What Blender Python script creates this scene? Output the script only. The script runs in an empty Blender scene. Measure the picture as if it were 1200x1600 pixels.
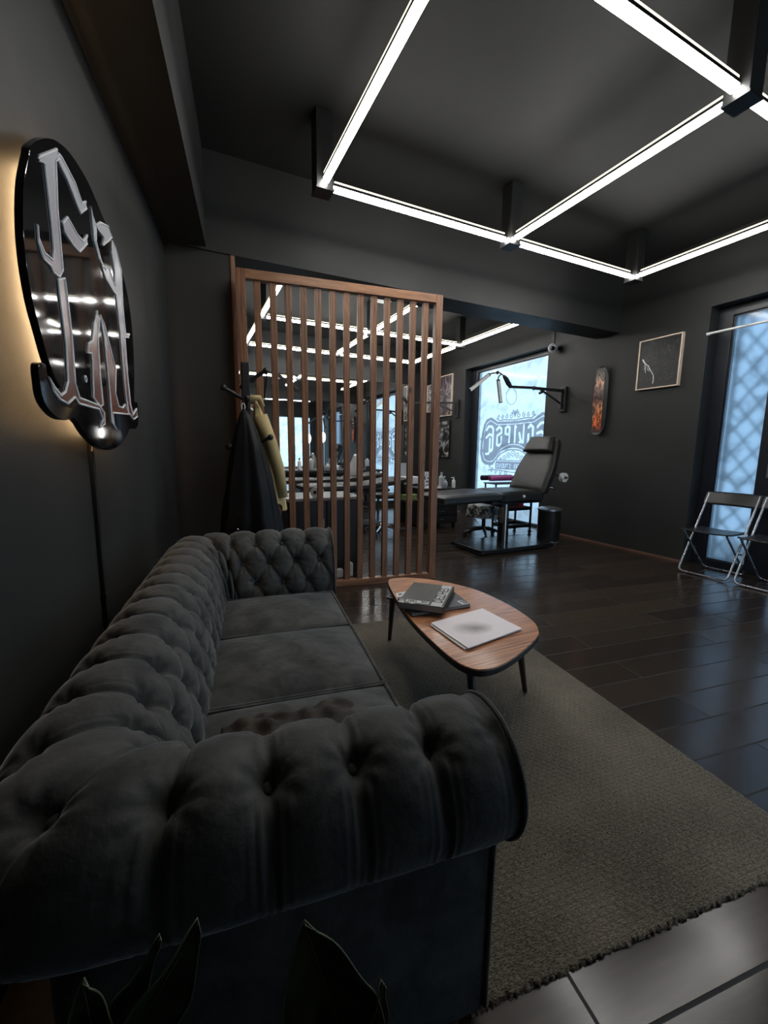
import bpy, math, random
from math import sin, cos, pi, radians, sqrt
from mathutils import Vector, Matrix
random.seed(7)
SC = bpy.context.scene
COL = SC.collection

# ------------------------------------------------------------------ camera, world, exposure
def add_camera():
    cam = bpy.data.cameras.new('camera'); ob = bpy.data.objects.new('camera', cam); COL.objects.link(ob)
    yaw, pit, rol = [radians(a) for a in (25.65, 8.29, -0.65)]
    f = Vector((sin(yaw)*cos(pit), cos(yaw)*cos(pit), -sin(pit)))
    r = Vector((cos(yaw), -sin(yaw), 0)); d = f.cross(r)
    r2 = cos(rol)*r + sin(rol)*d; d2 = -sin(rol)*r + cos(rol)*d
    m = Matrix((r2, -d2, -f)).transposed().to_4x4(); m.translation = Vector((0, 0, 1.13))
    ob.matrix_world = m
    cam.sensor_fit = 'VERTICAL'; cam.sensor_height = 24.0; cam.sensor_width = 18.0
    cam.lens = 649.5*24.0/1600.0; cam.clip_start = 0.02; cam.clip_end = 100
    SC.camera = ob
add_camera()
W = bpy.data.worlds.new('daylight'); SC.world = W; W.use_nodes = True
bg = W.node_tree.nodes['Background']; bg.inputs[0].default_value = (0.50, 0.76, 1.0, 1); bg.inputs[1].default_value = 1.6
SC.view_settings.view_transform = 'Standard'; SC.view_settings.look = 'None'
SC.view_settings.gamma = 1.0; SC.view_settings.use_curve_mapping = False
SC.view_settings.exposure = 0.75
LED_DOWN = 21.0; LED_UP = 1.1; SIGN_GLOW = 34.0
WALL_ALB = 0.0245
try:
    SC.cycles.use_denoising = True
    SC.cycles.max_bounces = 10; SC.cycles.transmission_bounces = 8; SC.cycles.glossy_bounces = 5; SC.cycles.diffuse_bounces = 4
    SC.cycles.sample_clamp_indirect = 6.0
except Exception: pass

# ------------------------------------------------------------------ frames
ANG = radians(7.9)                      # the left wall, sofa, rug, floorboards and slatted screen share this turn
class Frame:
    def __init__(s, o, rz): s.o = Vector(o); s.rz = rz
    def w(s, p):
        c, n = cos(s.rz), sin(s.rz)
        return Vector((s.o.x + c*p[0] - n*p[1], s.o.y + n*p[0] + c*p[1], s.o.z + p[2]))
WF = Frame((0, 0, 0), 0)
UF = Frame((-0.53, 0, 0), -ANG)         # local x = away from the left wall, local y = along it

# ------------------------------------------------------------------ mesh builder
class MB:
    def __init__(s): s.v = []; s.f = []
    def add(s, vs, fs):
        k = len(s.v); s.v += [tuple(v) for v in vs]; s.f += [tuple(i+k for i in f) for f in fs]; return s
    def box(s, x0, x1, y0, y1, z0, z1):
        x0, x1 = sorted((x0, x1)); y0, y1 = sorted((y0, y1)); z0, z1 = sorted((z0, z1))
        vs = [(x, y, z) for x in (x0, x1) for y in (y0, y1) for z in (z0, z1)]
        return s.add(vs, [(0,1,3,2),(4,6,7,5),(0,4,5,1),(2,3,7,6),(0,2,6,4),(1,5,7,3)])
    def obox(s, c, size, m):            # oriented box, m = 3x3
        k = len(s.v); s.box(-size[0]/2, size[0]/2, -size[1]/2, size[1]/2, -size[2]/2, size[2]/2)
        for i in range(k, len(s.v)): s.v[i] = tuple(Vector(c) + m @ Vector(s.v[i]))
        return s
    def bar(s, p0, p1, w, h):           # box section from p0 to p1
        p0 = Vector(p0); p1 = Vector(p1); d = p1-p0; m = d.to_track_quat('Y', 'Z').to_matrix()
        return s.obox((p0+p1)/2, (w, d.length, h), m)
    def tube(s, pts, r, n=10, closed=False, caps=True, flat=1.0):
        pts = [Vector(p) for p in pts]; N = len(pts)
        rs = r if isinstance(r, (list, tuple)) else [r]*N
        vs = []; up = None
        for i, p in enumerate(pts):
            a = pts[(i-1) % N] if (closed or i > 0) else p; b = pts[(i+1) % N] if (closed or i < N-1) else p
            t = (b-a).normalized()
            if up is None:
                up = Vector((0, 0, 1)) if abs(t.z) < 0.9 else Vector((1, 0, 0))
            up = (up - t*up.dot(t))
            if up.length < 1e-6: up = t.orthogonal()
            up.normalize(); sd = t.cross(up)
            for j in range(n):
                q = 2*pi*j/n; vs.append(p + (up*cos(q)*flat + sd*sin(q))*rs[i])
        fs = []
        for i in range(N if closed else N-1):
            for j in range(n):
                fs.append((i*n+j, i*n+(j+1) % n, ((i+1) % N)*n+(j+1) % n, ((i+1) % N)*n+j))
        if caps and not closed: fs += [tuple(range(n))[::-1], tuple((N-1)*n+j for j in range(n))]
        return s.add(vs, fs)
    def cyl(s, p0, p1, r0, r1=None, n=20): return s.tube([p0, p1], [r0, r0 if r1 is None else r1], n)
    def lathe(s, prof, c=(0, 0, 0), n=24, m=None):
        vs = []; fs = []
        for r, z in prof:
            for j in range(n):
                q = 2*pi*j/n; p = Vector((r*cos(q), r*sin(q), z))
                vs.append(Vector(c) + (m @ p if m else p))
        for i in range(len(prof)-1):
            for j in range(n): fs.append((i*n+j, i*n+(j+1) % n, (i+1)*n+(j+1) % n, (i+1)*n+j))
        fs += [tuple(range(n))[::-1], tuple((len(prof)-1)*n+j for j in range(n))]
        return s.add(vs, fs)
    def ball(s, c, r, sc=(1, 1, 1), n=16, m=8, rot=None):
        vs = []; fs = []
        for i in range(m+1):
            a = pi*i/m
            for j in range(n):
                q = 2*pi*j/n; p = Vector((r*sc[0]*sin(a)*cos(q), r*sc[1]*sin(a)*sin(q), r*sc[2]*cos(a)))
                vs.append(Vector(c) + (rot @ p if rot else p))
        for i in range(m):
            for j in range(n): fs.append((i*n+j, (i+1)*n+j, (i+1)*n+(j+1) % n, i*n+(j+1) % n))
        return s.add(vs, fs)
    def prism(s, poly, fn, a, b):       # poly 2d points, fn(x, y, h) -> 3d
        n = len(poly); vs = [fn(x, y, a) for x, y in poly] + [fn(x, y, b) for x, y in poly]
        fs = [tuple(range(n))[::-1], tuple(range(n, 2*n))] + [(i, (i+1) % n, n+(i+1) % n, n+i) for i in range(n)]
        return s.add(vs, fs)
    def grid(s, fn, nu, nv, cu=False, cv=False):
        vs = [fn(i/(nu if cu else nu-1), j/(nv if cv else nv-1)) for i in range(nu) for j in range(nv)]
        fs = []
        for i in range(nu if cu else nu-1):
            for j in range(nv if cv else nv-1):
                i2 = (i+1) % nu; j2 = (j+1) % nv
                fs.append((i*nv+j, i2*nv+j, i2*nv+j2, i*nv+j2))
        return s.add(vs, fs)

def link(name, mb, mat, smooth=False, bevel=0, parent=None, off=(0, 0, 0), sub=0, flip=False):
    me = bpy.data.meshes.new(name)
    me.from_pydata([(v[0]-off[0], v[1]-off[1], v[2]-off[2]) for v in mb.v], [], mb.f); me.update()
    import bmesh
    b = bmesh.new(); b.from_mesh(me); bmesh.ops.recalc_face_normals(b, faces=b.faces)
    if flip: bmesh.ops.reverse_faces(b, faces=b.faces)
    b.to_mesh(me); b.free()
    mats = mat if isinstance(mat, (list, tuple)) else [mat]
    for m in mats: me.materials.append(m)
    o = bpy.data.objects.new(name, me); COL.objects.link(o)
    if bevel:
        md = o.modifiers.new('bevel', 'BEVEL'); md.width = bevel; md.segments = 2; md.limit_method = 'ANGLE'; md.angle_limit = radians(40)
    if sub:
        md = o.modifiers.new('sub', 'SUBSURF'); md.levels = sub; md.render_levels = sub
    if smooth:
        for p in me.polygons: p.use_smooth = True
        if smooth != 'full':
            try: me.set_sharp_from_angle(angle=radians(38))
            except Exception: pass
    if parent: o.parent = parent
    return o

class Thing:
    def __init__(s, name, label, cat, base=(0, 0, 0), group=None, frame=WF, extra_rz=0):
        s.off = base; s.fr = frame
        o = bpy.data.objects.new(name, None); COL.objects.link(o); s.o = o
        o.empty_display_size = 0.05
        o.location = frame.w(base); o.rotation_euler = (0, 0, frame.rz + extra_rz)
        o['label'] = label; o['category'] = cat
        if group: o['group'] = group
    def part(s, name, mb, mat, parent=None, **k):
        return link(name, mb, mat, parent=parent or s.o, off=s.off, **k)

def single(name, mb, mat, label, cat, base=(0, 0, 0), group=None, frame=WF, **k):
    o = link(name, mb, mat, off=base, **k)
    o.location = frame.w(base); o.rotation_euler = (0, 0, frame.rz)
    o['label'] = label; o['category'] = cat
    if group: o['group'] = group
    return o
def struct(name, mb, mat, frame=WF, parent=None, **k):
    o = link(name, mb, mat, parent=parent, **k)
    if parent is None:
        o.location = frame.o; o.rotation_euler = (0, 0, frame.rz)
        o['kind'] = 'structure'
    return o
def copy_tree(o, parent=None):
    c = o.copy(); COL.objects.link(c)
    if parent: c.parent = parent
    for ch in list(o.children): copy_tree(ch, c)
    return c

# ------------------------------------------------------------------ materials
def N(nt, t, **k):
    n = nt.nodes.new(t)
    for a, b in k.items():
        if a in n.inputs: n.inputs[a].default_value = b
        else: setattr(n, a, b)
    return n
def mat(name, col, rough=0.5, metal=0.0, noise=0.0, nscale=8.0, bump=0.0, bscale=40.0, spec=0.5, sheen=0.0, coat=0.0, stretch=(1, 1, 1), rvar=0.0, alpha=None):
    m = bpy.data.materials.new(name); m.use_nodes = True; nt = m.node_tree; p = nt.nodes['Principled BSDF']
    p.inputs['Base Color'].default_value = (*col, 1); p.inputs['Roughness'].default_value = rough
    p.inputs['Metallic'].default_value = metal; p.inputs['Specular IOR Level'].default_value = spec
    if sheen:
        p.inputs['Sheen Weight'].default_value = sheen; p.inputs['Sheen Roughness'].default_value = 0.35
    if coat: p.inputs['Coat Weight'].default_value = coat; p.inputs['Coat Roughness'].default_value = 0.05
    tc = N(nt, 'ShaderNodeTexCoord'); mp = N(nt, 'ShaderNodeMapping'); mp.inputs['Scale'].default_value = stretch
    nt.links.new(tc.outputs['Object'], mp.inputs['Vector'])
    nz = N(nt, 'ShaderNodeTexNoise'); nz.inputs['Scale'].default_value = nscale; nz.inputs['Detail'].default_value = 5
    nt.links.new(mp.outputs[0], nz.inputs['Vector'])
    if noise:
        cr = N(nt, 'ShaderNodeValToRGB'); cr.color_ramp.elements[0].position = 0.3; cr.color_ramp.elements[1].position = 0.7
        cr.color_ramp.elements[0].color = (*[c*(1-noise) for c in col], 1); cr.color_ramp.elements[1].color = (*[min(1, c*(1+noise)) for c in col], 1)
        nt.links.new(nz.outputs['Fac'], cr.inputs[0]); nt.links.new(cr.outputs[0], p.inputs['Base Color'])
    if rvar:
        mr = N(nt, 'ShaderNodeMapRange'); mr.inputs['To Min'].default_value = max(0, rough-rvar); mr.inputs['To Max'].default_value = rough+rvar
        mr.inputs['From Min'].default_value = 0.3; mr.inputs['From Max'].default_value = 0.7
        nt.links.new(nz.outputs['Fac'], mr.inputs[0]); nt.links.new(mr.outputs[0], p.inputs['Roughness'])
    if bump:
        n2 = N(nt, 'ShaderNodeTexNoise'); n2.inputs['Scale'].default_value = bscale; n2.inputs['Detail'].default_value = 3
        nt.links.new(mp.outputs[0], n2.inputs['Vector'])
        b = N(nt, 'ShaderNodeBump'); b.inputs['Strength'].default_value = bump; b.inputs['Distance'].default_value = 0.01
        nt.links.new(n2.outputs['Fac'], b.inputs['Height']); nt.links.new(b.outputs[0], p.inputs['Normal'])
    return m
def emis(name, col, st):
    m = bpy.data.materials.new(name); m.use_nodes = True; nt = m.node_tree; p = nt.nodes['Principled BSDF']
    p.inputs['Base Color'].default_value = (*[0.8*c for c in col], 1)
    p.inputs['Emission Color'].default_value = (*col, 1); p.inputs['Emission Strength'].default_value = st
    return m
g = WALL_ALB
M = {}
M['wall'] = mat('charcoal_paint', (g, g, g*.98), 0.55, noise=0.08, nscale=3, bump=0.05, bscale=220, spec=0.35, rvar=0.05)
M['ceil'] = mat('ceiling_paint', (g*1.0, g*1.02, g*.98), 0.6, noise=0.06, nscale=2, bump=0.05, bscale=200, spec=0.3)
M['black'] = mat('black_metal', (0.012, 0.012, 0.013), 0.42, spec=0.5, noise=0.2, nscale=30)
M['blackp'] = mat('black_plastic', (0.014, 0.014, 0.015), 0.35, spec=0.5, noise=0.15, nscale=20)
M['post'] = mat('satin_black_post', (0.016, 0.016, 0.016), 0.38, spec=0.6, noise=0.1)
M['frame'] = mat('dark_window_frame', (0.012, 0.014, 0.02), 0.35, spec=0.5, noise=0.1)
M['led'] = emis('led_diffuser', (1.0, 0.985, 0.95), LED_DOWN)
M['ledup'] = emis('led_upper_strip', (1.0, 0.90, 0.66), LED_UP)
M['glow'] = emis('warm_led_tape', (1.0, 0.66, 0.34), SIGN_GLOW)
M['gloss'] = mat('glossy_black_acrylic', (0.006, 0.006, 0.007), 0.06, spec=0.6, rvar=0.03, nscale=6)
M['chrome'] = mat('chrome', (0.75, 0.75, 0.76), 0.12, metal=1.0, rvar=0.05)
M['steel'] = mat('grey_tube_steel', (0.38, 0.38, 0.4), 0.3, metal=0.9, rvar=0.08, nscale=20)
M['satin'] = mat('satin_black_plate', (0.010, 0.010, 0.011), 0.24, spec=0.5, rvar=0.04)
M['leather'] = mat('black_vinyl', (0.015, 0.015, 0.0145), 0.38, bump=0.15, bscale=160, noise=0.15, spec=0.4, rvar=0.06)
M['white'] = mat('white_plastic', (0.75, 0.75, 0.74), 0.4, noise=0.04)
M['paper'] = mat('white_paper', (0.8, 0.78, 0.79), 0.7, noise=0.03)
M['copper'] = mat('pale_wood_edge', (0.45, 0.26, 0.15), 0.5, noise=0.2, nscale=20)
M['trimw'] = mat('reddish_trim', (0.16, 0.08, 0.06), 0.4, noise=0.2)

def wood(name, c1, c2, axis, rough=0.45, scale=1.0, coat=0.0, knots=True, wmix=0.22):
    m = bpy.data.materials.new(name); m.use_nodes = True; nt = m.node_tree; p = nt.nodes['Principled BSDF']
    tc = N(nt, 'ShaderNodeTexCoord'); mp = N(nt, 'ShaderNodeMapping')
    s = [9*scale]*3; s[axis] = 0.9*scale; mp.inputs['Scale'].default_value = s
    nt.links.new(tc.outputs['Object'], mp.inputs[0])
    nz = N(nt, 'ShaderNodeTexNoise'); nz.inputs['Scale'].default_value = 3; nz.inputs['Detail'].default_value = 8; nz.inputs['Distortion'].default_value = 1.6
    nt.links.new(mp.outputs[0], nz.inputs[0])
    wv = N(nt, 'ShaderNodeTexWave'); wv.inputs['Scale'].default_value = 1.6; wv.inputs['Distortion'].default_value = 6; wv.inputs['Detail'].default_value = 3
    wv.bands_direction = 'X' if axis != 0 else 'Y'
    nt.links.new(mp.outputs[0], wv.inputs[0])
    mx = N(nt, 'ShaderNodeMixRGB'); mx.inputs[0].default_value = wmix; nt.links.new(nz.outputs['Fac'], mx.inputs[1]); nt.links.new(wv.outputs['Fac'], mx.inputs[2])
    cr = N(nt, 'ShaderNodeValToRGB'); cr.color_ramp.elements[0].position = 0.25; cr.color_ramp.elements[1].position = 0.75
    cr.color_ramp.elements[0].color = (*c1, 1); cr.color_ramp.elements[1].color = (*c2, 1)
    nt.links.new(mx.outputs[0], cr.inputs[0]); last = cr.outputs[0]
    if knots:
        vo = N(nt, 'ShaderNodeTexVoronoi'); vo.inputs['Scale'].default_value = 4.0
        mp2 = N(nt, 'ShaderNodeMapping'); s2 = [1.0]*3; s2[axis] = 0.6; mp2.inputs['Scale'].default_value = s2
        nt.links.new(tc.outputs['Object'], mp2.inputs[0]); nt.links.new(mp2.outputs[0], vo.inputs[0])
        cr2 = N(nt, 'ShaderNodeValToRGB'); cr2.color_ramp.elements[0].position = 0.03; cr2.color_ramp.elements[1].position = 0.09
        cr2.color_ramp.elements[0].color = (0.25, 0.2, 0.18, 1); cr2.color_ramp.elements[1].color = (1, 1, 1, 1)
        nt.links.new(vo.outputs['Distance'], cr2.inputs[0])
        m2 = N(nt, 'ShaderNodeMixRGB', blend_type='MULTIPLY'); m2.inputs[0].default_value = 1
        nt.links.new(last, m2.inputs[1]); nt.links.new(cr2.outputs[0], m2.inputs[2]); last = m2.outputs[0]
    nt.links.new(last, p.inputs['Base Color']); p.inputs['Roughness'].default_value = rough
    if coat: p.inputs['Coat Weight'].default_value = coat; p.inputs['Coat Roughness'].default_value = 0.12
    b = N(nt, 'ShaderNodeBump'); b.inputs['Strength'].default_value = 0.2; b.inputs['Distance'].default_value = 0.003
    nt.links.new(mx.outputs[0], b.inputs['Height']); nt.links.new(b.outputs[0], p.inputs['Normal'])
    return m
M['pine_v'] = wood('stained_pine_upright', (0.10, 0.040, 0.020), (0.31, 0.145, 0.07), 2)
M['pine_h'] = wood('stained_pine_rail', (0.11, 0.045, 0.022), (0.33, 0.155, 0.075), 0)
M['walnut'] = wood('walnut_veneer', (0.20, 0.07, 0.025), (0.72, 0.31, 0.13), 0, rough=0.36, scale=1.2, coat=0.25, knots=False, wmix=0.18)

def floor_mat():
    m = bpy.data.materials.new('dark_floorboards'); m.use_nodes = True; nt = m.node_tree; p = nt.nodes['Principled BSDF']
    tc = N(nt, 'ShaderNodeTexCoord'); mp = N(nt, 'ShaderNodeMapping'); mp.inputs['Location'].default_value = (0.1, -0.045, 0)
    nt.links.new(tc.outputs['Object'], mp.inputs[0])
    br = N(nt, 'ShaderNodeTexBrick'); br.offset = 0.37; br.offset_frequency = 2
    br.inputs['Scale'].default_value = 1; br.inputs['Brick Width'].default_value = 1.25; br.inputs['Row Height'].default_value = 0.168
    br.inputs['Mortar Size'].default_value = 0.0045; br.inputs['Mortar Smooth'].default_value = 0.4; br.inputs['Bias'].default_value = 0
    br.inputs['Color1'].default_value = (0.042, 0.029, 0.020, 1); br.inputs['Color2'].default_value = (0.022, 0.015, 0.011, 1); br.inputs['Mortar'].default_value = (0.004, 0.003, 0.003, 1)
    nt.links.new(mp.outputs[0], br.inputs[0])
    mp2 = N(nt, 'ShaderNodeMapping'); mp2.inputs['Scale'].default_value = (2.2, 26, 1); nt.links.new(tc.outputs['Object'], mp2.inputs[0])
    nz = N(nt, 'ShaderNodeTexNoise'); nz.inputs['Scale'].default_value = 3; nz.inputs['Detail'].default_value = 7; nt.links.new(mp2.outputs[0], nz.inputs[0])
    cr = N(nt, 'ShaderNodeValToRGB'); cr.color_ramp.elements[0].color = (0.55, 0.55, 0.55, 1); cr.color_ramp.elements[1].color = (1.4, 1.4, 1.4, 1)
    nt.links.new(nz.outputs['Fac'], cr.inputs[0])
    mx = N(nt, 'ShaderNodeMixRGB', blend_type='MULTIPLY'); mx.inputs[0].default_value = 1; nt.links.new(br.outputs['Color'], mx.inputs[1]); nt.links.new(cr.outputs[0], mx.inputs[2])
    nt.links.new(mx.outputs[0], p.inputs['Base Color'])
    n3 = N(nt, 'ShaderNodeTexNoise'); n3.inputs['Scale'].default_value = 5; n3.inputs['Detail'].default_value = 6; nt.links.new(tc.outputs['Object'], n3.inputs[0])
    mr = N(nt, 'ShaderNodeMapRange'); mr.inputs['From Min'].default_value = 0.15; mr.inputs['From Max'].default_value = 0.85; mr.inputs['To Min'].default_value = 0.14; mr.inputs['To Max'].default_value = 0.25
    p.inputs['Specular IOR Level'].default_value = 0.5; nt.links.new(n3.outputs['Fac'], mr.inputs[0]); ra = N(nt, 'ShaderNodeMath', operation='MULTIPLY_ADD'); ra.inputs[1].default_value = 0.5; nt.links.new(br.outputs['Fac'], ra.inputs[0]); nt.links.new(mr.outputs[0], ra.inputs[2]); nt.links.new(ra.outputs[0], p.inputs['Roughness'])
    # bumps: joints and grain
    inv = N(nt, 'ShaderNodeMath', operation='MULTIPLY'); inv.inputs[1].default_value = -1.0; nt.links.new(br.outputs['Fac'], inv.inputs[0])
    ad = N(nt, 'ShaderNodeMath', operation='MULTIPLY_ADD'); ad.inputs[1].default_value = 0.04; nt.links.new(nz.outputs['Fac'], ad.inputs[0]); nt.links.new(inv.outputs[0], ad.inputs[2])
    b = N(nt, 'ShaderNodeBump'); b.inputs['Strength'].default_value = 0.4; b.inputs['Distance'].default_value = 0.002
    nt.links.new(ad.outputs[0], b.inputs['Height']); nt.links.new(b.outputs[0], p.inputs['Normal'])
    return m
M['floor'] = floor_mat()

def velvet():
    m = bpy.data.materials.new('grey_velvet'); m.use_nodes = True; nt = m.node_tree; p = nt.nodes['Principled BSDF']
    tc = N(nt, 'ShaderNodeTexCoord')
    nz = N(nt, 'ShaderNodeTexNoise'); nz.inputs['Scale'].default_value = 9; nz.inputs['Detail'].default_value = 4; nz.inputs['Distortion'].default_value = 0.8
    nt.links.new(tc.outputs['Object'], nz.inputs[0])
    cr = N(nt, 'ShaderNodeValToRGB'); cr.color_ramp.elements[0].position = 0.32; cr.color_ramp.elements[1].position = 0.7
    cr.color_ramp.elements[0].color = (0.046, 0.047, 0.047, 1); cr.color_ramp.elements[1].color = (0.115, 0.113, 0.106, 1)
    nt.links.new(nz.outputs['Fac'], cr.inputs[0]); nt.links.new(cr.outputs[0], p.inputs['Base Color'])
    p.inputs['Roughness'].default_value = 0.75; p.inputs['Specular IOR Level'].default_value = 0.2
    p.inputs['Sheen Weight'].default_value = 0.45; p.inputs['Sheen Roughness'].default_value = 0.3; p.inputs['Sheen Tint'].default_value = (0.8, 0.85, 0.9, 1)
    n2 = N(nt, 'ShaderNodeTexNoise'); n2.inputs['Scale'].default_value = 28; n2.inputs['Detail'].default_value = 6; nt.links.new(tc.outputs['Object'], n2.inputs[0])
    b = N(nt, 'ShaderNodeBump'); b.inputs['Strength'].default_value = 0.35; b.inputs['Distance'].default_value = 0.010
    nt.links.new(n2.outputs['Fac'], b.inputs['Height']); nt.links.new(b.outputs[0], p.inputs['Normal'])
    return m
M['velvet'] = velvet()

def rug_mat():
    m = bpy.data.materials.new('taupe_woven_rug'); m.use_nodes = True; nt = m.node_tree; p = nt.nodes['Principled BSDF']
    tc = N(nt, 'ShaderNodeTexCoord')
    n1 = N(nt, 'ShaderNodeTexNoise'); n1.inputs['Scale'].default_value = 2.2; n1.inputs['Detail'].default_value = 3; nt.links.new(tc.outputs['Object'], n1.inputs[0])
    mp = N(nt, 'ShaderNodeMapping'); mp.inputs['Scale'].default_value = (75, 190, 60); nt.links.new(tc.outputs['Object'], mp.inputs[0])
    n2 = N(nt, 'ShaderNodeTexNoise'); n2.inputs['Scale'].default_value = 1.6; n2.inputs['Detail'].default_value = 4; nt.links.new(mp.outputs[0], n2.inputs[0])
    mx = N(nt, 'ShaderNodeMixRGB'); mx.inputs[0].default_value = 0.6; nt.links.new(n1.outputs['Fac'], mx.inputs[1]); nt.links.new(n2.outputs['Fac'], mx.inputs[2])
    cr = N(nt, 'ShaderNodeValToRGB'); cr.color_ramp.elements[0].position = 0.36; cr.color_ramp.elements[1].position = 0.64
    cr.color_ramp.elements[0].color = (0.046, 0.038, 0.027, 1); cr.color_ramp.elements[1].color = (0.27, 0.225, 0.16, 1)
    nt.links.new(mx.outputs[0], cr.inputs[0]); nt.links.new(cr.outputs[0], p.inputs['Base Color'])
    p.inputs['Roughness'].default_value = 0.95; p.inputs['Specular IOR Level'].default_value = 0.1; p.inputs['Sheen Weight'].default_value = 0.2
    br = N(nt, 'ShaderNodeTexBrick'); br.inputs['Scale'].default_value = 1; br.inputs['Brick Width'].default_value = 0.03; br.inputs['Row Height'].default_value = 0.016
    br.inputs['Mortar Size'].default_value = 0.0022; br.inputs['Mortar Smooth'].default_value = 0.6
    br.inputs['Color1'].default_value = (1, 1, 1, 1); br.inputs['Color2'].default_value = (0.8, 0.8, 0.8, 1); br.inputs['Mortar'].default_value = (0.5, 0.5, 0.5, 1)
    mpb = N(nt, 'ShaderNodeVectorMath', operation='MULTIPLY_ADD'); mpb.inputs[1].default_value = (0.010, 0.010, 0); nt.links.new(n2.outputs['Color'], mpb.inputs[0]); nt.links.new(tc.outputs['Object'], mpb.inputs[2]); nt.links.new(mpb.outputs[0], br.inputs[0])
    mm = N(nt, 'ShaderNodeMixRGB', blend_type='MULTIPLY'); mm.inputs[0].default_value = 0.6; nt.links.new(cr.outputs[0], mm.inputs[1]); nt.links.new(br.outputs['Color'], mm.inputs[2]); nt.links.new(mm.outputs[0], p.inputs['Base Color'])
    b = N(nt, 'ShaderNodeBump'); b.inputs['Strength'].default_value = 0.9; b.inputs['Distance'].default_value = 0.006
    nt.links.new(n2.outputs['Fac'], b.inputs['Height']); nt.links.new(b.outputs[0], p.inputs['Normal'])
    return m
M['rug'] = rug_mat()

def pane_mat(name, tint):
    m = bpy.data.materials.new(name); m.use_nodes = True; nt = m.node_tree
    for n in list(nt.nodes):
        if n.type == 'BSDF_PRINCIPLED': nt.nodes.remove(n)
    out = [n for n in nt.nodes if n.type == 'OUTPUT_MATERIAL'][0]
    tc = N(nt, 'ShaderNodeTexCoord'); nz = N(nt, 'ShaderNodeTexNoise'); nz.inputs['Scale'].default_value = 4.5; nz.inputs['Detail'].default_value = 6; nz.inputs['Distortion'].default_value = 1.0
    nt.links.new(tc.outputs['Object'], nz.inputs[0])
    cr = N(nt, 'ShaderNodeValToRGB'); cr.color_ramp.elements[0].position = 0.3; cr.color_ramp.elements[1].position = 0.5
    cr.color_ramp.elements[0].color = (*[t*0.8 for t in tint], 1); cr.color_ramp.elements[1].color = (*tint, 1)
    nt.links.new(nz.outputs['Fac'], cr.inputs[0])
    rf = N(nt, 'ShaderNodeBsdfRefraction'); rf.inputs['Roughness'].default_value = 0.5; rf.inputs['IOR'].default_value = 1.15
    tr = N(nt, 'ShaderNodeBsdfTranslucent'); gl = N(nt, 'ShaderNodeBsdfGlossy'); gl.inputs['Roughness'].default_value = 0.1
    for n in (rf, tr): nt.links.new(cr.outputs[0], n.inputs['Color'])
    a = N(nt, 'ShaderNodeMixShader'); a.inputs[0].default_value = 0.25; nt.links.new(rf.outputs[0], a.inputs[1]); nt.links.new(tr.outputs[0], a.inputs[2])
    b = N(nt, 'ShaderNodeMixShader'); b.inputs[0].default_value = 0.03; nt.links.new(a.outputs[0], b.inputs[1]); nt.links.new(gl.outputs[0], b.inputs[2])
    nt.links.new(b.outputs[0], out.inputs['Surface'])
    return m
M['pane'] = pane_mat('frosted_film_glass', (0.80, 0.81, 0.82)); M['pane3'] = pane_mat('light_frosted_glass', (0.97, 0.97, 0.97))
M['pane2'] = pane_mat('frosted_door_glass', (0.56, 0.61, 0.66))
M['mirror'] = mat('mirror_silver', (0.82, 0.83, 0.82), 0.015, metal=1.0)
# ================================================================== SETTING
struct('floor', MB().box(-1.2, 6.6, -1.6, 9.0, -0.1, 0.0), M['floor'], frame=UF)
struct('ceiling', MB().box(-1.0, 5.0, -1.0, 8.0, 3.2, 3.3), M['ceil'])
struct('wall_left', MB().box(-0.15, 0, -0.95, 3.50, 0, 3.2), M['wall'], frame=UF)
struct('wall_inner', MB().box(-0.2, -0.052, 3.62, 7.8, 0, 3.2), M['wall'])
struct('wall_partition', MB().box(-0.2, 0.385, 3.47, 3.62, 0, 2.544), M['wall'])
wr = MB()
X0, X1 = 4.71, 4.95
wr.box(X0, X1, -0.8, -0.55, 0, 3.2).box(X0, X1, 0.75, 1.1, 0, 3.2).box(X0, X1, -0.55, 0.75, 2.56, 3.2).box(X0, X1, 2.5, 4.52, 0, 3.2).box(X0, X1, 6.44, 7.95, 0, 3.2)
wr.box(X0, X1, 1.1, 2.5, 2.56, 3.2).box(X0, X1, 4.52, 6.44, 2.62, 3.2)
struct('wall_right', wr, M['wall'])
struct('wall_back', MB().box(-0.2, 4.71, 7.80, 7.95, 0, 3.2), M['wall'])
wf = MB()
wf.box(-0.9, 1.453, -0.8, -0.65, 0, 3.2).box(1.453, 3.22, -0.8, -0.65, 1.04, 3.2).box(4.6, 4.71, -0.8, -0.65, 0, 3.2).box(3.22, 4.6, -0.8, -0.65, 2.45, 3.2)
struct('wall_front', wf, M['wall'])
struct('trim_1', MB().box(-0.2, 4.71, 3.455, 3.77, 2.544, 3.2), M['wall'])          # the beam across the room
struct('trim_2', MB().box(0, 0.275, -0.95, 3.48, 2.544, 3.2), M['wall'], frame=UF)   # the beam along the left wall
# skirting
struct('baseboard_right', MB().box(4.698, 4.71, 2.5, 4.52, 0, 0.022), M['trimw'])
struct('baseboard_right_far', MB().box(4.698, 4.71, 6.44, 7.8, 0, 0.022), M['trimw'])
struct('trim_3', MB().box(0.385, 0.418, 3.46, 3.50, 0, 2.544), M['pine_v'], bevel=0.002)   # wooden edge post on the stub wall

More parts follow.
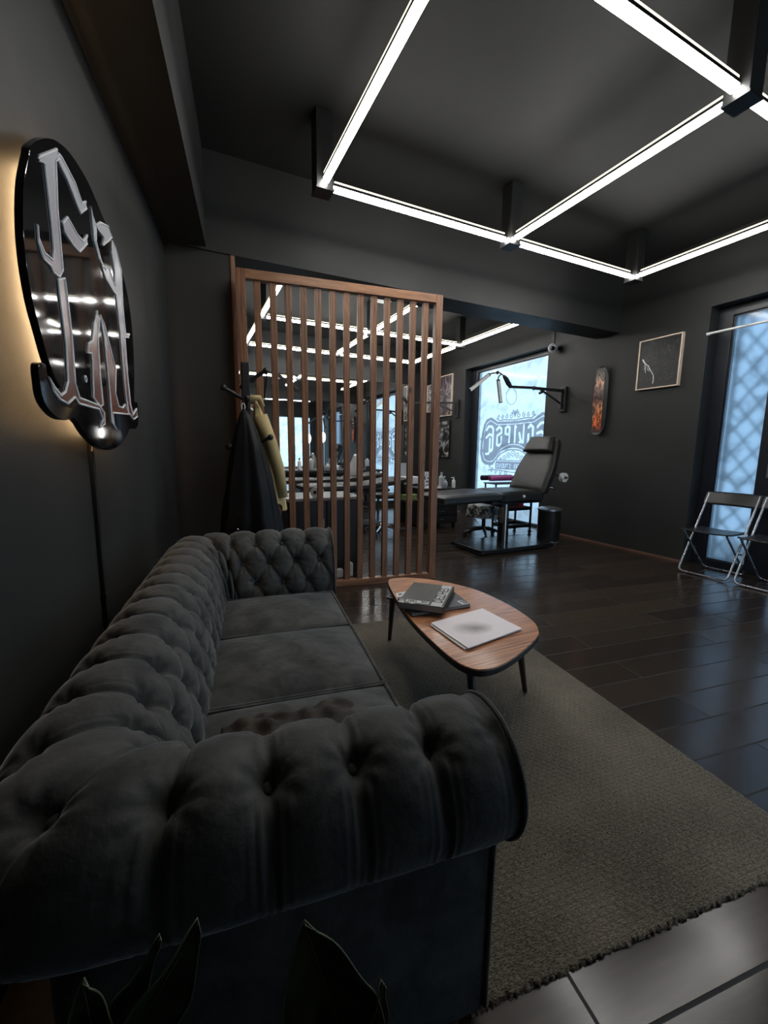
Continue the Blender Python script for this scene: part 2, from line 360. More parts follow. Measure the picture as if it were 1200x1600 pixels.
def window(n, y0, y1, z0, z1, panes, xf=4.86, pane='pane'):
    fr = MB(); t = 0.0
    fr.box(xf, 4.95, y0, panes[0][0], z0, z1).box(xf, 4.95, panes[-1][1], y1, z0, z1)
    for i in range(len(panes)-1): fr.box(xf, 4.95, panes[i][1], panes[i+1][0], z0, z1)
    for a, b, c, d in panes:
        fr.box(xf, 4.95, a, b, z0, c).box(xf, 4.95, a, b, d, z1)
    f = struct(n, fr, M['frame'], bevel=0.003)
    for a, b, c, d in panes:
        bead = MB()
        for q in ((a, a+.012, c, d), (b-.012, b, c, d), (a, b, c, c+.012), (a, b, d-.012, d)): bead.box(4.878, 4.889, *q)
        struct('glazing_bead', bead, M['frame'], parent=f)
        struct('glass_pane', MB().box(4.89, 4.896, a-.01, b+.01, c-.01, d+.01), M[pane], parent=f)
    return f
window('window_1', 4.52, 6.44, 0.0, 2.62, [(4.60, 6.27, 0.03, 2.555)])
door = window('door_1', 1.1, 2.5, 0.0, 2.56, [(1.28, 1.84, 0.06, 2.47), (2.025, 2.378, 0.06, 2.47)], pane='pane2')
h = MB(); h.tube([(4.86, 1.93, 1.02), (4.815, 1.93, 1.02), (4.81, 1.86, 1.02), (4.81, 1.80, 1.02)], 0.009); h.box(4.852, 4.862, 1.91, 1.95, 0.93, 1.10)
struct('door_handle', h, M['steel'], parent=door, smooth=True)
window('window_3', -0.55, 0.75, 0.0, 2.56, [(-0.45, 0.08, 0.06, 2.47), (0.16, 0.66, 0.06, 2.47)], pane='pane3')
# back window behind the viewer, seen in the mirror
fw = MB()
for a in (3.22, 3.88, 4.54): fw.box(a, a+.06, -0.78, -0.70, 0.0, 2.45)
fw.box(3.28, 4.54, -0.78, -0.70, 0.0, 0.06).box(3.28, 4.54, -0.78, -0.70, 2.39, 2.45)
w2 = struct('window_2', fw, M['frame'], bevel=0.003)
for a in (3.28, 3.94): struct('glass_pane', MB().box(a-.01, a+.61, -0.745, -0.739, 0.05, 2.40), M['pane3'], parent=w2)

fl = MB()  # low glazing added out of view to send blue daylight onto the sofa arm
for a in (1.453, 2.306, 3.16): fl.box(a, a+.06, -0.78, -0.70, 0.0, 1.04)
fl.box(1.513, 3.16, -0.78, -0.70, 0.0, 0.05).box(1.513, 3.16, -0.78, -0.70, 0.99, 1.04)
w4 = struct('added_fill_window', fl, M['frame'], bevel=0.003)
for a in (1.513, 2.366): struct('glass_pane', MB().box(a-.01, a+.803, -0.745, -0.739, 0.04, 1.0), M['pane3'], parent=w4)

# security grille outside the door
gt = Thing('window_grille', 'dark diamond lattice grille outside the frosted door glass', 'grille', (5.22, 1.8, 0.0))
gm = MB(); S = 0.19
def clipped(y, z, dy, dz, L):
    t0, t1 = 0, L
    for p, d, lo, hi in ((y, dy, 1.15, 2.48), (z, dz, 0.02, 2.54)):
        a, b = (lo-p)/d, (hi-p)/d
        if a > b: a, b = b, a
        t0, t1 = max(t0, a), min(t1, b)
    return (t0, t1) if t1-t0 > 0.02 else None
for k in range(-16, 30):
    for sg in (1, -1):
        y0 = 1.15 + k*S; z0 = 0.0 if sg == 1 else 2.56
        dy = 1/sqrt(2.69); dz = sg*1.3/sqrt(2.69)
        c = clipped(y0, z0, dy, dz, 6)
        if c: gm.bar((5.22, y0+dy*c[0], z0+dz*c[0]), (5.22, y0+dy*c[1], z0+dz*c[1]), 0.016, 0.016)
gt.part('lattice', gm, M['frame'])
gf = MB()
for q in ((1.14, 1.17, 0, 2.55), (2.46, 2.49, 0, 2.55), (1.14, 2.49, 0, .03), (1.14, 2.49, 2.52, 2.55)): gf.box(5.20, 5.24, *q)
gt.part('grille_frame', gf, M['frame'])

rod = Thing('curtain_rod', 'thin white rod spanning the top of the door recess', 'rod', (4.70, 1.8, 2.30))
rod.part('rod_tube', MB().cyl((4.70, 1.10, 2.30), (4.70, 2.50, 2.305), 0.011), M['white'], smooth=True)
for y in (1.105, 2.495): rod.part('end_cap', MB().cyl((4.70, y-.012, 2.302), (4.70, y+.012, 2.302), 0.015), M['white'], smooth=True)

# ================================================================== CEILING LIGHTS
ZB = 2.785
def led_bar(p0, p1, label, group=None):
    p0 = Vector((*p0, 0)); p1 = Vector((*p1, 0)); d = (p1-p0).normalized(); a = p0+d*0.065; b = p1-d*0.065
    c = (a+b)/2
    t = Thing('led_bar_light', label, 'ceiling light', (c.x, c.y, ZB), group)
    def seg(w, z0, z1, inset=0):
        q = MB(); z = (z0+z1)/2
        q.bar((a.x+d.x*inset, a.y+d.y*inset, z), (b.x-d.x*inset, b.y-d.y*inset, z), w, z1-z0); return q
    t.part('diffuser', seg(0.034, ZB, ZB+0.024), M['led'])
    t.part('housing', seg(0.034, ZB+0.024, ZB+0.041, -0.004), M['black'])
    t.part('upper_strip', seg(0.034, ZB+0.041, ZB+0.052, 0.01), M['ledup'])
def joint(x, y, label, group=None):
    t = Thing('light_joint_post', label, 'mounting post', (x, y, 3.2), group)
    t.part('post_body', MB().box(x-.055, x+.055, y-.055, y+.055, ZB-0.02, 3.199), M['post'], bevel=0.002)
    t.part('end_cover', MB().box(x-.058, x+.058, y-.058, y+.058, ZB-0.032, ZB-0.02), M['black'])
GX = [0.89, 2.44, 3.96]; GY = [1.27, 2.81]
led_bar((GX[0], GY[1]), (GX[1], GY[1]), 'lit ceiling bar running beside the cross beam, left of the middle post')
led_bar((GX[1], GY[1]), (GX[2], GY[1]), 'short-looking lit ceiling bar beside the cross beam, right of the middle post')
led_bar((GX[0], GY[0]), (GX[1], GY[0]), 'brightest wide lit ceiling bar at the top right corner of the view')
led_bar((GX[1], GY[0]), (GX[2], GY[0]), 'ceiling bar leaving the top right corner post out of view')
led_bar((GX[0], GY[0]), (GX[0], GY[1]), 'steep lit ceiling bar nearest the sign wall')
led_bar((GX[1], GY[0]), (GX[1], GY[1]), 'long lit ceiling bar joining the middle post to the top right post')
led_bar((GX[2], GY[0]), (GX[2], GY[1]), 'lit ceiling bar nearest the framed painting wall')
joint(GX[0], GY[1], 'dark ceiling post at the left corner of the front light grid')
joint(GX[1], GY[1], 'dark ceiling post where three lit bars meet beside the cross beam')
joint(GX[2], GY[1], 'dark ceiling post at the far right corner of the front light grid')
joint(GX[1], GY[0], 'large dark ceiling post at the top right edge of the view')
joint(GX[0], GY[0], 'dark ceiling post nearest the viewer by the sign wall')
joint(GX[2], GY[0], 'dark ceiling post over the folding chairs')
HX = [0.98, 2.50, 4.02]; HY = [4.35, 5.67, 7.19]
for j, nm in ((1, 'middle row'), (2, 'far row beside the mirror wall')):
    for i, sd in ((0, 'left'), (1, 'right')):
        led_bar((HX[i], HY[j]), (HX[i+1], HY[j]), 'lit ceiling bar in the rear room, %s, %s half' % (nm, sd))
for i, sd in ((0, 'left side'), (1, 'middle'), (2, 'window side')):
    led_bar((HX[i], HY[0]), (HX[i], HY[1]), 'lit ceiling bar in the rear room running toward the viewer, %s' % sd)
    led_bar((HX[i], HY[1]), (HX[i], HY[2]), 'lit ceiling bar in the rear room running to the mirror wall, %s' % sd)
    joint(HX[i], HY[1], 'dark ceiling post in the middle row of the rear room, %s' % sd)
    joint(HX[i], HY[2], 'dark ceiling post by the mirror wall of the rear room, %s' % sd)
pj = MB().box(2.3, 2.5, 5.0, 5.22, 2.98, 3.08)
t = Thing('ceiling_unit', 'small white boxed unit under the rear room ceiling', 'ceiling unit', (2.25, 4.75, 3.2))
t.part('body', MB().box(2.16, 2.34, 4.66, 4.84, 2.90, 2.98), M['white'], bevel=0.006)
t.part('stem', MB().cyl((2.25, 4.75, 2.97), (2.25, 4.75, 3.2), 0.02), M['black'])

# ================================================================== MIRROR
t = Thing('wall_mirror', 'large wall mirror covering the rear wall behind the slatted screen', 'mirror', (2.2, 7.78, 0.1))
t.part('mirror_glass', MB().box(0.32, 4.28, 7.775, 7.79, 0.10, 2.50), M['mirror'])
fm = MB()
for q in ((0.30, .33, .08, 2.52), (4.27, 4.30, .08, 2.52), (.30, 4.30, .08, .11), (.30, 4.30, 2.50, 2.52)): fm.box(q[0], q[1], 7.765, 7.798, q[2], q[3])
t.part('mirror_frame', fm, M['black'])

# ================================================================== SLATTED SCREEN  (UF frame, along = 3.41)
SU = 3.41
t = Thing('slatted_screen', 'tall stained pine screen of upright slats in front of the rear room', 'room divider', (1.27, SU, 0), frame=UF)
for nm, v0, v1 in (('end_post', 0.47, 0.53), ('end_post', 2.012, 2.073)):
    t.part(nm, MB().box(v0, v1, SU-0.03, SU+0.03, 0.0, 2.40), M['pine_v'], bevel=0.003)
t.part('top_rail', MB().box(0.53, 2.012, SU-0.03, SU+0.03, 2.335, 2.40), M['pine_h'], bevel=0.003)
t.part('bottom_rail', MB().box(0.53, 2.012, SU-0.03, SU+0.03, 0.0, 0.055), M['pine_h'], bevel=0.003)
for k in range(13):
    v = 0.50 + (k+1)*(2.042-0.50)/14
    t.part('slat', MB().box(v-0.0235, v+0.0235, SU-0.012, SU+0.026, 0.055, 2.335), M['pine_v'], bevel=0.002)

# ================================================================== SOFA (UF frame)
UI0, UI1, VI, VF, RC = 0.855, 2.19, 0.39, 0.925, 0.05
PRO = [(0.0,.28),(0.0,.37),(0.008,.44),(0.022,.52),(0.05,.60),(.085,.643),(.125,.663),(.165,.667),(.205,.660),(.243,.635),(.270,.595),(.281,.55),(.272,.505),(.248,.468),(.222,.447),(.203,.415),(.20,.36),(.20,.26),(.20,.16),(.20,.035)]
def catmull(pts, n):
    out = []
    for i in range(len(pts)-1):
        p0 = pts[max(i-1, 0)]; p1 = pts[i]; p2 = pts[i+1]; p3 = pts[min(i+2, len(pts)-1)]
        for k in range(n):
            t = k/n; t2 = t*t; t3 = t2*t
            out.append(tuple(0.5*((2*b)+(-a+c)*t+(2*a-5*b+4*c-d)*t2+(-a+3*b-3*c+d)*t3) for a, b, c, d in zip(p0, p1, p2, p3)))
    out.append(pts[-1]); return out
def resample(pts, n):
    L = [0]
    for a, b in zip(pts, pts[1:]): L.append(L[-1]+math.dist(a, b))
    out = []; j = 0
    for i in range(n):
        s = L[-1]*i/(n-1)
        while j < len(L)-2 and L[j+1] < s: j += 1
        f = (s-L[j])/max(1e-9, L[j+1]-L[j]); out.append(tuple(a+(b-a)*f for a, b in zip(pts[j], pts[j+1])))
    return out, L[-1]
NT = 190
prof, PL = resample(catmull(PRO, 12), NT)
path = [(VF, UI0), (VI+RC, UI0)]
for k in range(1, 9): a = pi/2*k/8; path.append((VI+RC-RC*sin(a), UI0+RC-RC*cos(a)))
path.append((VI, UI1-RC))
for k in range(1, 9): a = pi/2*k/8; path.append((VI+RC-RC*cos(a), UI1-RC+RC*sin(a)))
path.append((VF, UI1))
NS = 700
def out_dir(tx, ty):
    ox, oy = -ty, tx; k = (abs(ox)**6+abs(oy)**6)**(-1/6)          # squared-off (mitred) corners
    return ox*k, oy*k
def dense(P, step=0.004):
    out = []
    for a, b in zip(P, P[1:]):
        n = max(1, int(math.dist(a, b)/step))
        out += [(a[0]+(b[0]-a[0])*i/n, a[1]+(b[1]-a[1])*i/n) for i in range(n)]
    return out+[P[-1]]
dp = dense(path, 0.002); ND = len(dp)
tang = []
for i in range(ND):
    a, b = dp[max(0, i-6)], dp[min(ND-1, i+6)]; L = math.dist(a, b); tang.append(((b[0]-a[0])/L, (b[1]-a[1])/L))
offs = [out_dir(*q) for q in tang]
midp = [(q[0]+o[0]*0.17, q[1]+o[1]*0.17) for q, o in zip(dp, offs)]
cum = [0]
for a, b in zip(midp, midp[1:]): cum.append(cum[-1]+math.dist(a, b))
SL = cum[-1]; pth = []; pdir = []; j = 0
for i in range(NS):
    s_ = SL*i/(NS-1)
    while j < ND-2 and cum[j+1] < s_: j += 1
    f = (s_-cum[j])/max(1e-9, cum[j+1]-cum[j])
    pth.append(tuple(a+(b-a)*f for a, b in zip(dp[j], dp[j+1]))); pdir.append(tuple(a+(b-a)*f for a, b in zip(offs[j], offs[j+1])))
ROWT = [0.06, 0.165, 0.265, 0.365, 0.520]
ROWP = [1, 0, 1, 0, 0]
def tb(t):
    if t <= ROWT[0]: return (t-ROWT[0])/0.1
    for i in range(4):
        if t <= ROWT[i+1]: return i+(t-ROWT[i])/(ROWT[i+1]-ROWT[i])
    return 4+(t-ROWT[4])/0.16
DS = (SL-2*0.132)/(2*round((SL-2*0.132)/0.131))                   # 18 outer buttons from one arm front to the other
def tuft(s, t):
    a = (s-0.132)/DS; b = tb(t)
    fade_end = min(1, max(0, s/0.035), 1)*min(1, max(0, (SL-s)/0.035))
    da = (a+1) % 2-1                                        # distance to the nearest even column
    b1 = b+1; pl = 0.0
    if b > 3:                                               # straight pleats over the crest and down the outside
        h = abs(sin(pi*a/2))**0.42
        q = max(0.0, 1-max(0, t-ROWT[4])/0.235)
        mid = 0.25*sin(pi*min(1, b-3)) if b < 4 else 0
        H = 1-(1-h)*(1-mid)*q**0.8
        w = 0.30+0.10*max(0, b-4)
        env = min(1, abs(t-ROWT[4])/0.04) if b > 4 else 0.7*sin(pi*(b-3))
        pl = math.exp(-(da/w)**2)*cos(da*30)*0.0030*env*max(0, q)**0.4
        amp = (0.021+0.016*min(1, b-3))*max(0.0, q)**0.5
    elif b < 0:
        H = abs(sin(pi*(a+b1)/2)*sin(pi*(a-b1)/2))**0.36; amp = 0.021*max(0, 1+b)
    else:
        H = abs(sin(pi*(a+b1)/2)*sin(pi*(a-b1)/2))**0.32; amp = 0.021
    dip = 0                                                 # dips at the buttons
    for r in range(5):
        par = ROWP[r]
        dd = (a+par+1) % 2-1
        ds_ = dd*DS; dt_ = t-ROWT[r]
        dist = sqrt(ds_*ds_+dt_*dt_)
        if dist < 0.08: dip += 0.022*math.exp(-(dist/0.022)**2)
        if 0.004 < dist < 0.08:                              # gathered folds radiating from the button
            dip += 0.0019*math.exp(-((dist-0.032)/0.022)**2)*cos(9*math.atan2(dt_, ds_)+r*1.3+a)
    corner = 1.0
    return fade_end*(amp*(H-0.75) + pl - dip)
def sofa_pt(i, j, dis=True, extra=0.0):
    p = pth[i]; ox, oy = pdir[i]
    n, z = prof[j]; j0 = max(0, j-1); j1 = min(NT-1, j+1)
    dn, dz = prof[j1][0]-prof[j0][0], prof[j1][1]-prof[j0][1]; l = math.hypot(dn, dz)
    nn, nz = -dz/l, dn/l
    s = SL*i/(NS-1); t = PL*j/(NT-1)
    d = (tuft(s, t) if dis else 0)+extra
    f = 1+0.09*max(0, min(1, (s-0.4)/(SL-0.6)))
    zz = (z if z < .3 else .3+(z-.3)*f) + nz*d
    nn2 = n+nn*d
    return (p[0]+ox*nn2, p[1]+oy*nn2, zz)
SOFA = Thing('chesterfield_sofa', 'grey velvet button-tufted three-seat sofa with rolled arms along the sign wall', 'sofa', (0.55, 1.52, 0), frame=UF)
mb = MB()
vs = [sofa_pt(i, j) for i in range(NS) for j in range(NT)]
fs = [(i*NT+j, (i+1)*NT+j, (i+1)*NT+j+1, i*NT+j+1) for i in range(NS-1) for j in range(NT-1)]
mb.add(vs, fs)
SOFA.part('tufted_upholstery', mb, M['velvet'], smooth='full')
# arm front panels + piping
for i, nm, sgn in ((0, 'near', 1), (NS-1, 'far', 1)):
    ring = [sofa_pt(i, j, dis=False) for j in range(0, NT, 2)]
    dx = 0.012
    outer = [(p[0]+dx, p[1], p[2]) for p in ring]
    inside = ring[-1][1]; 
    m1 = MB(); n = len(ring)
    cx = sum(p[1] for p in ring)/n; cz = sum(p[2] for p in ring)/n
    base_in = (ring[0][0], ring[0][1], 0.035)
    poly = outer+[(base_in[0]+dx, base_in[1], 0.035)]
    polyb = ring+[base_in]
    k = len(poly); m1.add(poly+polyb, [tuple(range(k))]+[(a, (a+1) % k, k+(a+1) % k, k+a) for a in range(k)])
    SOFA.part('arm_front_panel', m1, M['velvet'])
    SOFA.part('piping', MB().tube([(p[0]+0.008, p[1], p[2]) for p in ring], 0.0055, n=8), M['velvet'], smooth=True)
# buttons
nb = 0
for r in range(1, 5):
    for c in range(-2, 60):
        if (c+ROWP[r]) % 2: continue
        s = 0.132+c*DS
        if s < 0.05 or s > SL-0.05: continue
        i = round(s/SL*(NS-1)); j = round(ROWT[r]/PL*(NT-1))
        p = Vector(sofa_pt(i, j, extra=0.007)); q = Vector(sofa_pt(i, j, extra=0.03)); d = (q-p).normalized()
        rot = d.to_track_quat('Z', 'Y').to_matrix(); R = 0.0125 if r == 4 else 0.010
        SOFA.part('button', MB().ball(p, R, (1, 1, .5), 12, 6, rot), M['velvet'], smooth='full')
# seat base, cushions
SOFA.part('seat_base', MB().box(VI-.02, 0.885, UI0-.01, UI1+.01, 0.05, 0.27), M['velvet'], bevel=0.012)
def cushion(u0, u1, z0=0.265, z1=0.405, v0=0.375, v1=0.912):
    m = MB(); NU, NV = 44, 44
    def top(a, b, sgn):
        x = 2*a-1; y = 2*b-1
        e = (1-abs(x)**8)*(1-abs(y)**8)
        bul = (1-x*x)*(1-y*y)
        X = (v0+v1)/2+(v1-v0)/2*x; Y = (u0+u1)/2+(u1-u0)/2*y
        w = 0.0035*sin(9*x+4*y*sgn)*bul
        z = (z1 if sgn > 0 else z0)+sgn*(-0.016*(1-e)+0.026*bul)+w
        return (X, Y, z)
    m.grid(lambda a, b: top(a, b, 1), NU, NV)
    m.grid(lambda a, b: top(a, b, -1), NU, NV)
    per = [(i/(NU-1), 0) for i in range(NU-1)]+[(1, j/(NV-1)) for j in range(NV-1)]+[(1-i/(NU-1), 1) for i in range(NU-1)]+[(0, 1-j/(NV-1)) for j in range(NV-1)]
    K = len(per); ringv = []
    for k in range(5):
        f = k/4
        for a, b in per:
            p, q = top(a, b, 1), top(a, b, -1); o = 0.010*sin(pi*f)
            x, y = 2*a-1, 2*b-1; l = max(abs(x), abs(y)); ex = o*(x if abs(x) == l else 0); ey = o*(y if abs(y) == l else 0)
            ringv.append((p[0]+ex, p[1]+ey, p[2]*(1-f)+q[2]*f))
    m.add(ringv, [(k*K+i, k*K+(i+1) % K, (k+1)*K+(i+1) % K, (k+1)*K+i) for k in range(4) for i in range(K)])
    c = SOFA.part('seat_cushion', m, M['velvet'], smooth='full')
    pts = []
    for a, b in per:
        p = top(a, b, 1); pts.append((p[0], p[1], p[2]+0.003))
    SOFA.part('piping', MB().tube(pts, 0.0062, n=8, closed=True), M['velvet'], parent=c, smooth=True)
cushion(1.745, 2.178); cushion(1.262, 1.735); cushion(0.862, 1.250)
for v, u in ((0.86, 0.70), (0.86, 2.34), (0.16, 0.70), (0.16, 2.34)):
    SOFA.part('foot', MB().lathe([(0.02, 0.0145), (0.026, 0.02), (0.026, 0.03), (0.018, 0.04)], (v, u, 0)), M['black'], smooth=True)
# cloth on near cushion
def cloth(a, b):
    v = 0.43+0.35*a; u = 0.87+(0.26+0.02*a)*b+0.012*sin(9*a)
    return (v, u, 0.4425+0.006*sin(14*a+6*b+3*sin(7*b))+0.0035*sin(31*b-15*a)+0.003*sin(40*a+9*b)-0.030*(2*b-1)**4*(0.3)-0.018*(2*a-1)**4)
m = MB(); m.grid(cloth, 40, 30)
M['cloth'] = mat('mottled_brown_cloth', (0.034, 0.025, 0.018), 0.8, noise=0.8, nscale=16, bump=0.4, bscale=30)
o = single('folded_cloth', m, M['cloth'], 'dark brown mottled cloth lying on the near seat cushion behind the arm', 'cloth', (0.64, 1.0, 0.43), frame=UF, smooth='full')
md = o.modifiers.new('solid', 'SOLIDIFY'); md.thickness = 0.004

# ================================================================== RUG
m = MB()
random.seed(3)
def rugf(a, b):
    v = 0.60+(2.055-0.60)*a; u = 0.668+(2.60-0.668)*b
    z = 0.009+0.0010*sin(v*230)*sin(u*190)+0.0006*random.random()
    e = min(a, 1-a)*1.45; e2 = min(b, 1-b)*1.93; ee = min(e, e2)
    if ee < 0.004: z = 0.001
    jx = 0.003*(random.random()-.5)
    return (v+(jx if 0 < a < 1 else 2*jx), u+jx*(1 if ee > .01 else 3), z)
m.grid(rugf, 330, 390)
single('area_rug', m, M['rug'], 'flat grey-brown woven rug under the coffee table and sofa front', 'rug', (1.2, 1.6, 0), frame=UF, smooth='full')

# ================================================================== COFFEE TABLE (world frame)
TT = [(1.049,2.113),(0.979,1.923),(0.894,1.579),(0.855,1.256),(0.866,1.111),(0.935,1.068),(1.067,1.095),(1.259,1.178),(1.335,1.236),(1.392,1.336),(1.428,1.532),(1.417,1.789),(1.31,2.003),(1.20,2.105),(1.12,2.140)]
def smoothloop(P, n=8):
    out = []; L = len(P)
    for i in range(L):
        p0, p1, p2, p3 = P[i-1], P[i], P[(i+1) % L], P[(i+2) % L]
        for k in range(n):
            t = k/n; out.append(tuple(0.5*((2*b)+(-a+c)*t+(2*a-5*b+4*c-d)*t*t+(-a+3*b-3*c+d)*t**3) for a, b, c, d in zip(p0, p1, p2, p3)))
    return out
TL = smoothloop(TT)
t = Thing('coffee_table', 'low rounded-triangle walnut coffee table with black legs on the rug', 'coffee table', (1.17, 1.6, 0.0135))
T0 = t
cxy = (1.17, 1.6)
def shrink(P, f): return [(cxy[0]+(x-cxy[0])*f, cxy[1]+(y-cxy[1])*f) for x, y in P]
t.part('table_top', MB().prism(TL, lambda x, y, h: (x, y, h), 0.366, 0.380), M['walnut'], bevel=0.002)
t.part('edge_band', MB().prism(shrink(TL, 1.003), lambda x, y, h: (x, y, h), 0.352, 0.3745), M['blackp'], bevel=0.002)
for a, b in (((0.985, 1.93), (1.06, 2.11)), ((0.94, 1.19), (0.925, 1.11)), ((1.255, 1.27), (1.406, 1.359))):
    lg = t.part('leg', MB().cyl((a[0], a[1], 0.353), (b[0], b[1], 0.0135), 0.017, 0.011, 16), M['black'], smooth=True)
    d = Vector((b[0]-a[0], b[1]-a[1], -0.341)).normalized()
    t.part('mounting_plate', MB().cyl((a[0], a[1], 0.344), (a[0], a[1], 0.353), 0.035), M['black'], parent=lg, smooth=True)
# ------------------------------------------------------------------ books and magazines on the table
def slab(cs, z0, z1):
    return MB().prism(cs, lambda x, y, h: (x, y, h), z0, z1)
def text_mb(s, size, fn, ext=0.0006, bold=0.0):
    cu = bpy.data.curves.new('txt', 'FONT'); cu.body = s; cu.size = size; cu.extrude = 0; cu.offset = bold; cu.resolution_u = 3
    cu.align_x = 'CENTER'; cu.align_y = 'CENTER'
    ob = bpy.data.objects.new('txt', cu); me = bpy.data.meshes.new_from_object(ob)
    m = MB(); n = len(me.vertices)
    m.add([fn(v.co.x, v.co.y) for v in me.vertices], [tuple(p.vertices) for p in me.polygons])
    bpy.data.objects.remove(ob); bpy.data.curves.remove(cu); bpy.data.meshes.remove(me)
    return m
M['bookdark'] = mat('charcoal_book_cover', (0.034, 0.037, 0.032), 0.35, noise=0.1, coat=0.15)
M['bookblk'] = mat('black_book_cover', (0.018, 0.02, 0.022), 0.35, noise=0.15, nscale=12)
M['pages'] = mat('page_edges', (0.35, 0.33, 0.30), 0.8, noise=0.2, nscale=60, stretch=(1, 1, 20))
M['silver'] = mat('silver_band_print', (0.58, 0.58, 0.58), 0.4, noise=0.15, nscale=20)
M['ink'] = mat('black_ink', (0.015, 0.015, 0.015), 0.6)
A, B, Cc, D = [Vector((*p, 0)) for p in ((1.123, 1.885), (1.255, 1.699), (1.029, 1.507), (0.871, 1.659))]
# book local frame: e1 from D to Cc (front, short), e2 from D to A (long)
e1 = (Cc-D); w1 = e1.length; e1.normalize(); e2 = (A-D); w2 = ((B-Cc).length+(A-D).length)/2; e2 = (e2-e1*e2.dot(e1)).normalized()
def bk(x, y, z=0): p = D+e1*x+e2*y; return (p.x, p.y, z)
def bpoly(x0, x1, y0, y1): return [bk(x0, y0)[:2], bk(x1, y0)[:2], bk(x1, y1)[:2], bk(x0, y1)[:2]]
t = Thing('hardback_book', 'thick charcoal hardback with silver spine band, topmost on the coffee table', 'book', (1.07, 1.69, 0.398))
cv = MB(); z0, z1 = 0.398, 0.432
for a, b in ((z0, z0+.003), (z1-.003, z1)): cv.prism(bpoly(0, w1, 0, w2), lambda x, y, h: (x, y, h), a, b)
cv.prism(bpoly(w1-.004, w1, 0, w2), lambda x, y, h: (x, y, h), z0, z1)
t.part('cover', cv, M['bookdark'], bevel=0.001)
t.part('page_block', MB().prism(bpoly(.004, w1-.004, .004, w2-.004), lambda x, y, h: (x, y, h), z0+.003, z1-.003), M['pages'])
sp = t.part('silver_band', MB().prism(bpoly(w1-.062, w1-.012, 0.004, w2-.004), lambda x, y, h: (x, y, h), z1, z1+.0006), M['silver'])
t.part('band_lettering', text_mb('DEZ/HES', 0.066, lambda x, y: bk(w1-.037-y, w2/2+x*0.86, z1+.0012), bold=0.001), M['ink'], parent=sp)
lb = t.part('white_label', MB().prism(bpoly(.035, w1-.075, 0.016, 0.048), lambda x, y, h: (x, y, h), z1, z1+.0006), M['paper'])
t.part('label_lettering', text_mb('HELL   RN', 0.026, lambda x, y: bk((w1-.04)/2+x*.82, 0.032+y*.9, z1+.0012), bold=0.0015), M['ink'], parent=lb)
t = Thing('thin_book', 'thin black book lying crosswise under the charcoal hardback', 'book', (1.07, 1.63, 0.381))
C2 = [(0.905, 1.578), (1.225, 1.565), (1.262, 1.765), (0.945, 1.80)]
t.part('cover', slab(C2, 0.381, 0.384), M['bookblk'], bevel=0.001)
t.part('page_block', slab([(x*.985+.016, y*.985+.025) for x, y in C2], 0.384, 0.3945), M['pages'])
t.part('upper_cover', slab(C2, 0.3945, 0.3975), M['bookblk'], bevel=0.001)
t.part('cover_print', text_mb('E', 0.09, lambda x, y: (1.205+x, 1.60+y*.8, 0.3979)), M['silver'])
t = Thing('loose_card', 'small white card peeking out left of the stacked books', 'card', (0.975, 1.86, 0.381))
t.part('card_sheet', slab([(0.945, 1.79), (1.02, 1.80), (1.045, 1.90), (0.985, 1.895)], 0.3805, 0.3815), M['paper'])
t.part('card_print', slab([(0.985, 1.86), (1.005, 1.863), (1.012, 1.88), (0.99, 1.879)], 0.3815, 0.382), M['ink'])
M['mag'] = mat('pale_pink_paper', (0.95, 0.86, 0.88), 0.55, noise=0.03)
def magmat():
    m = bpy.data.materials.new('printed_pink_cover'); m.use_nodes = True; nt = m.node_tree; p = nt.nodes['Principled BSDF']
    tc = N(nt, 'ShaderNodeTexCoord'); mp = N(nt, 'ShaderNodeMapping'); mp.inputs['Location'].default_value = (-1.0, 0.02, 0); mp.inputs['Scale'].default_value = (9, 13, 1)
    nz = N(nt, 'ShaderNodeTexNoise'); nz.inputs['Scale'].default_value = 9; nz.inputs['Detail'].default_value = 4
    nt.links.new(tc.outputs['Object'], nz.inputs[0])
    gr = N(nt, 'ShaderNodeTexGradient', gradient_type='SPHERICAL'); mp.inputs['Location'].default_value = (0.25, 0.15, 0)
    nt.links.new(tc.outputs['Object'], mp.inputs[0]); nt.links.new(mp.outputs[0], gr.inputs[0])
    mu = N(nt, 'ShaderNodeMath', operation='MULTIPLY'); nt.links.new(gr.outputs['Fac'], mu.inputs[0]); nt.links.new(nz.outputs['Fac'], mu.inputs[1])
    cr = N(nt, 'ShaderNodeValToRGB'); cr.color_ramp.elements[0].position = 0.05; cr.color_ramp.elements[1].position = 0.5
    cr.color_ramp.elements[0].color = (0.95, 0.86, 0.88, 1); cr.color_ramp.elements[1].color = (0.30, 0.27, 0.25, 1)
    nt.links.new(mu.outputs[0], cr.inputs[0]); nt.links.new(cr.outputs[0], p.inputs['Base Color']); p.inputs['Roughness'].default_value = 0.5
    return m
M['magp'] = magmat()
MG = [(0.938, 1.468), (1.255, 1.512), (1.262, 1.258), (0.942, 1.206)]
MG2 = [(0.930, 1.462), (1.247, 1.512), (1.256, 1.262), (0.930, 1.214)]
t = Thing('pink_magazine', 'pale pink magazine with grey print, top of the pair on the table', 'magazine', (1.10, 1.36, 0.387))
t.part('pages', slab(MG, 0.387, 0.391), M['mag'], bevel=0.0008); t.part('front_cover', slab(MG, 0.391, 0.3916), M['magp'])
t = Thing('white_magazine', 'white magazine lying under the pale pink one, edge showing', 'magazine', (1.09, 1.36, 0.381))
t.part('pages', slab(MG2, 0.381, 0.3862), M['paper'], bevel=0.0008)

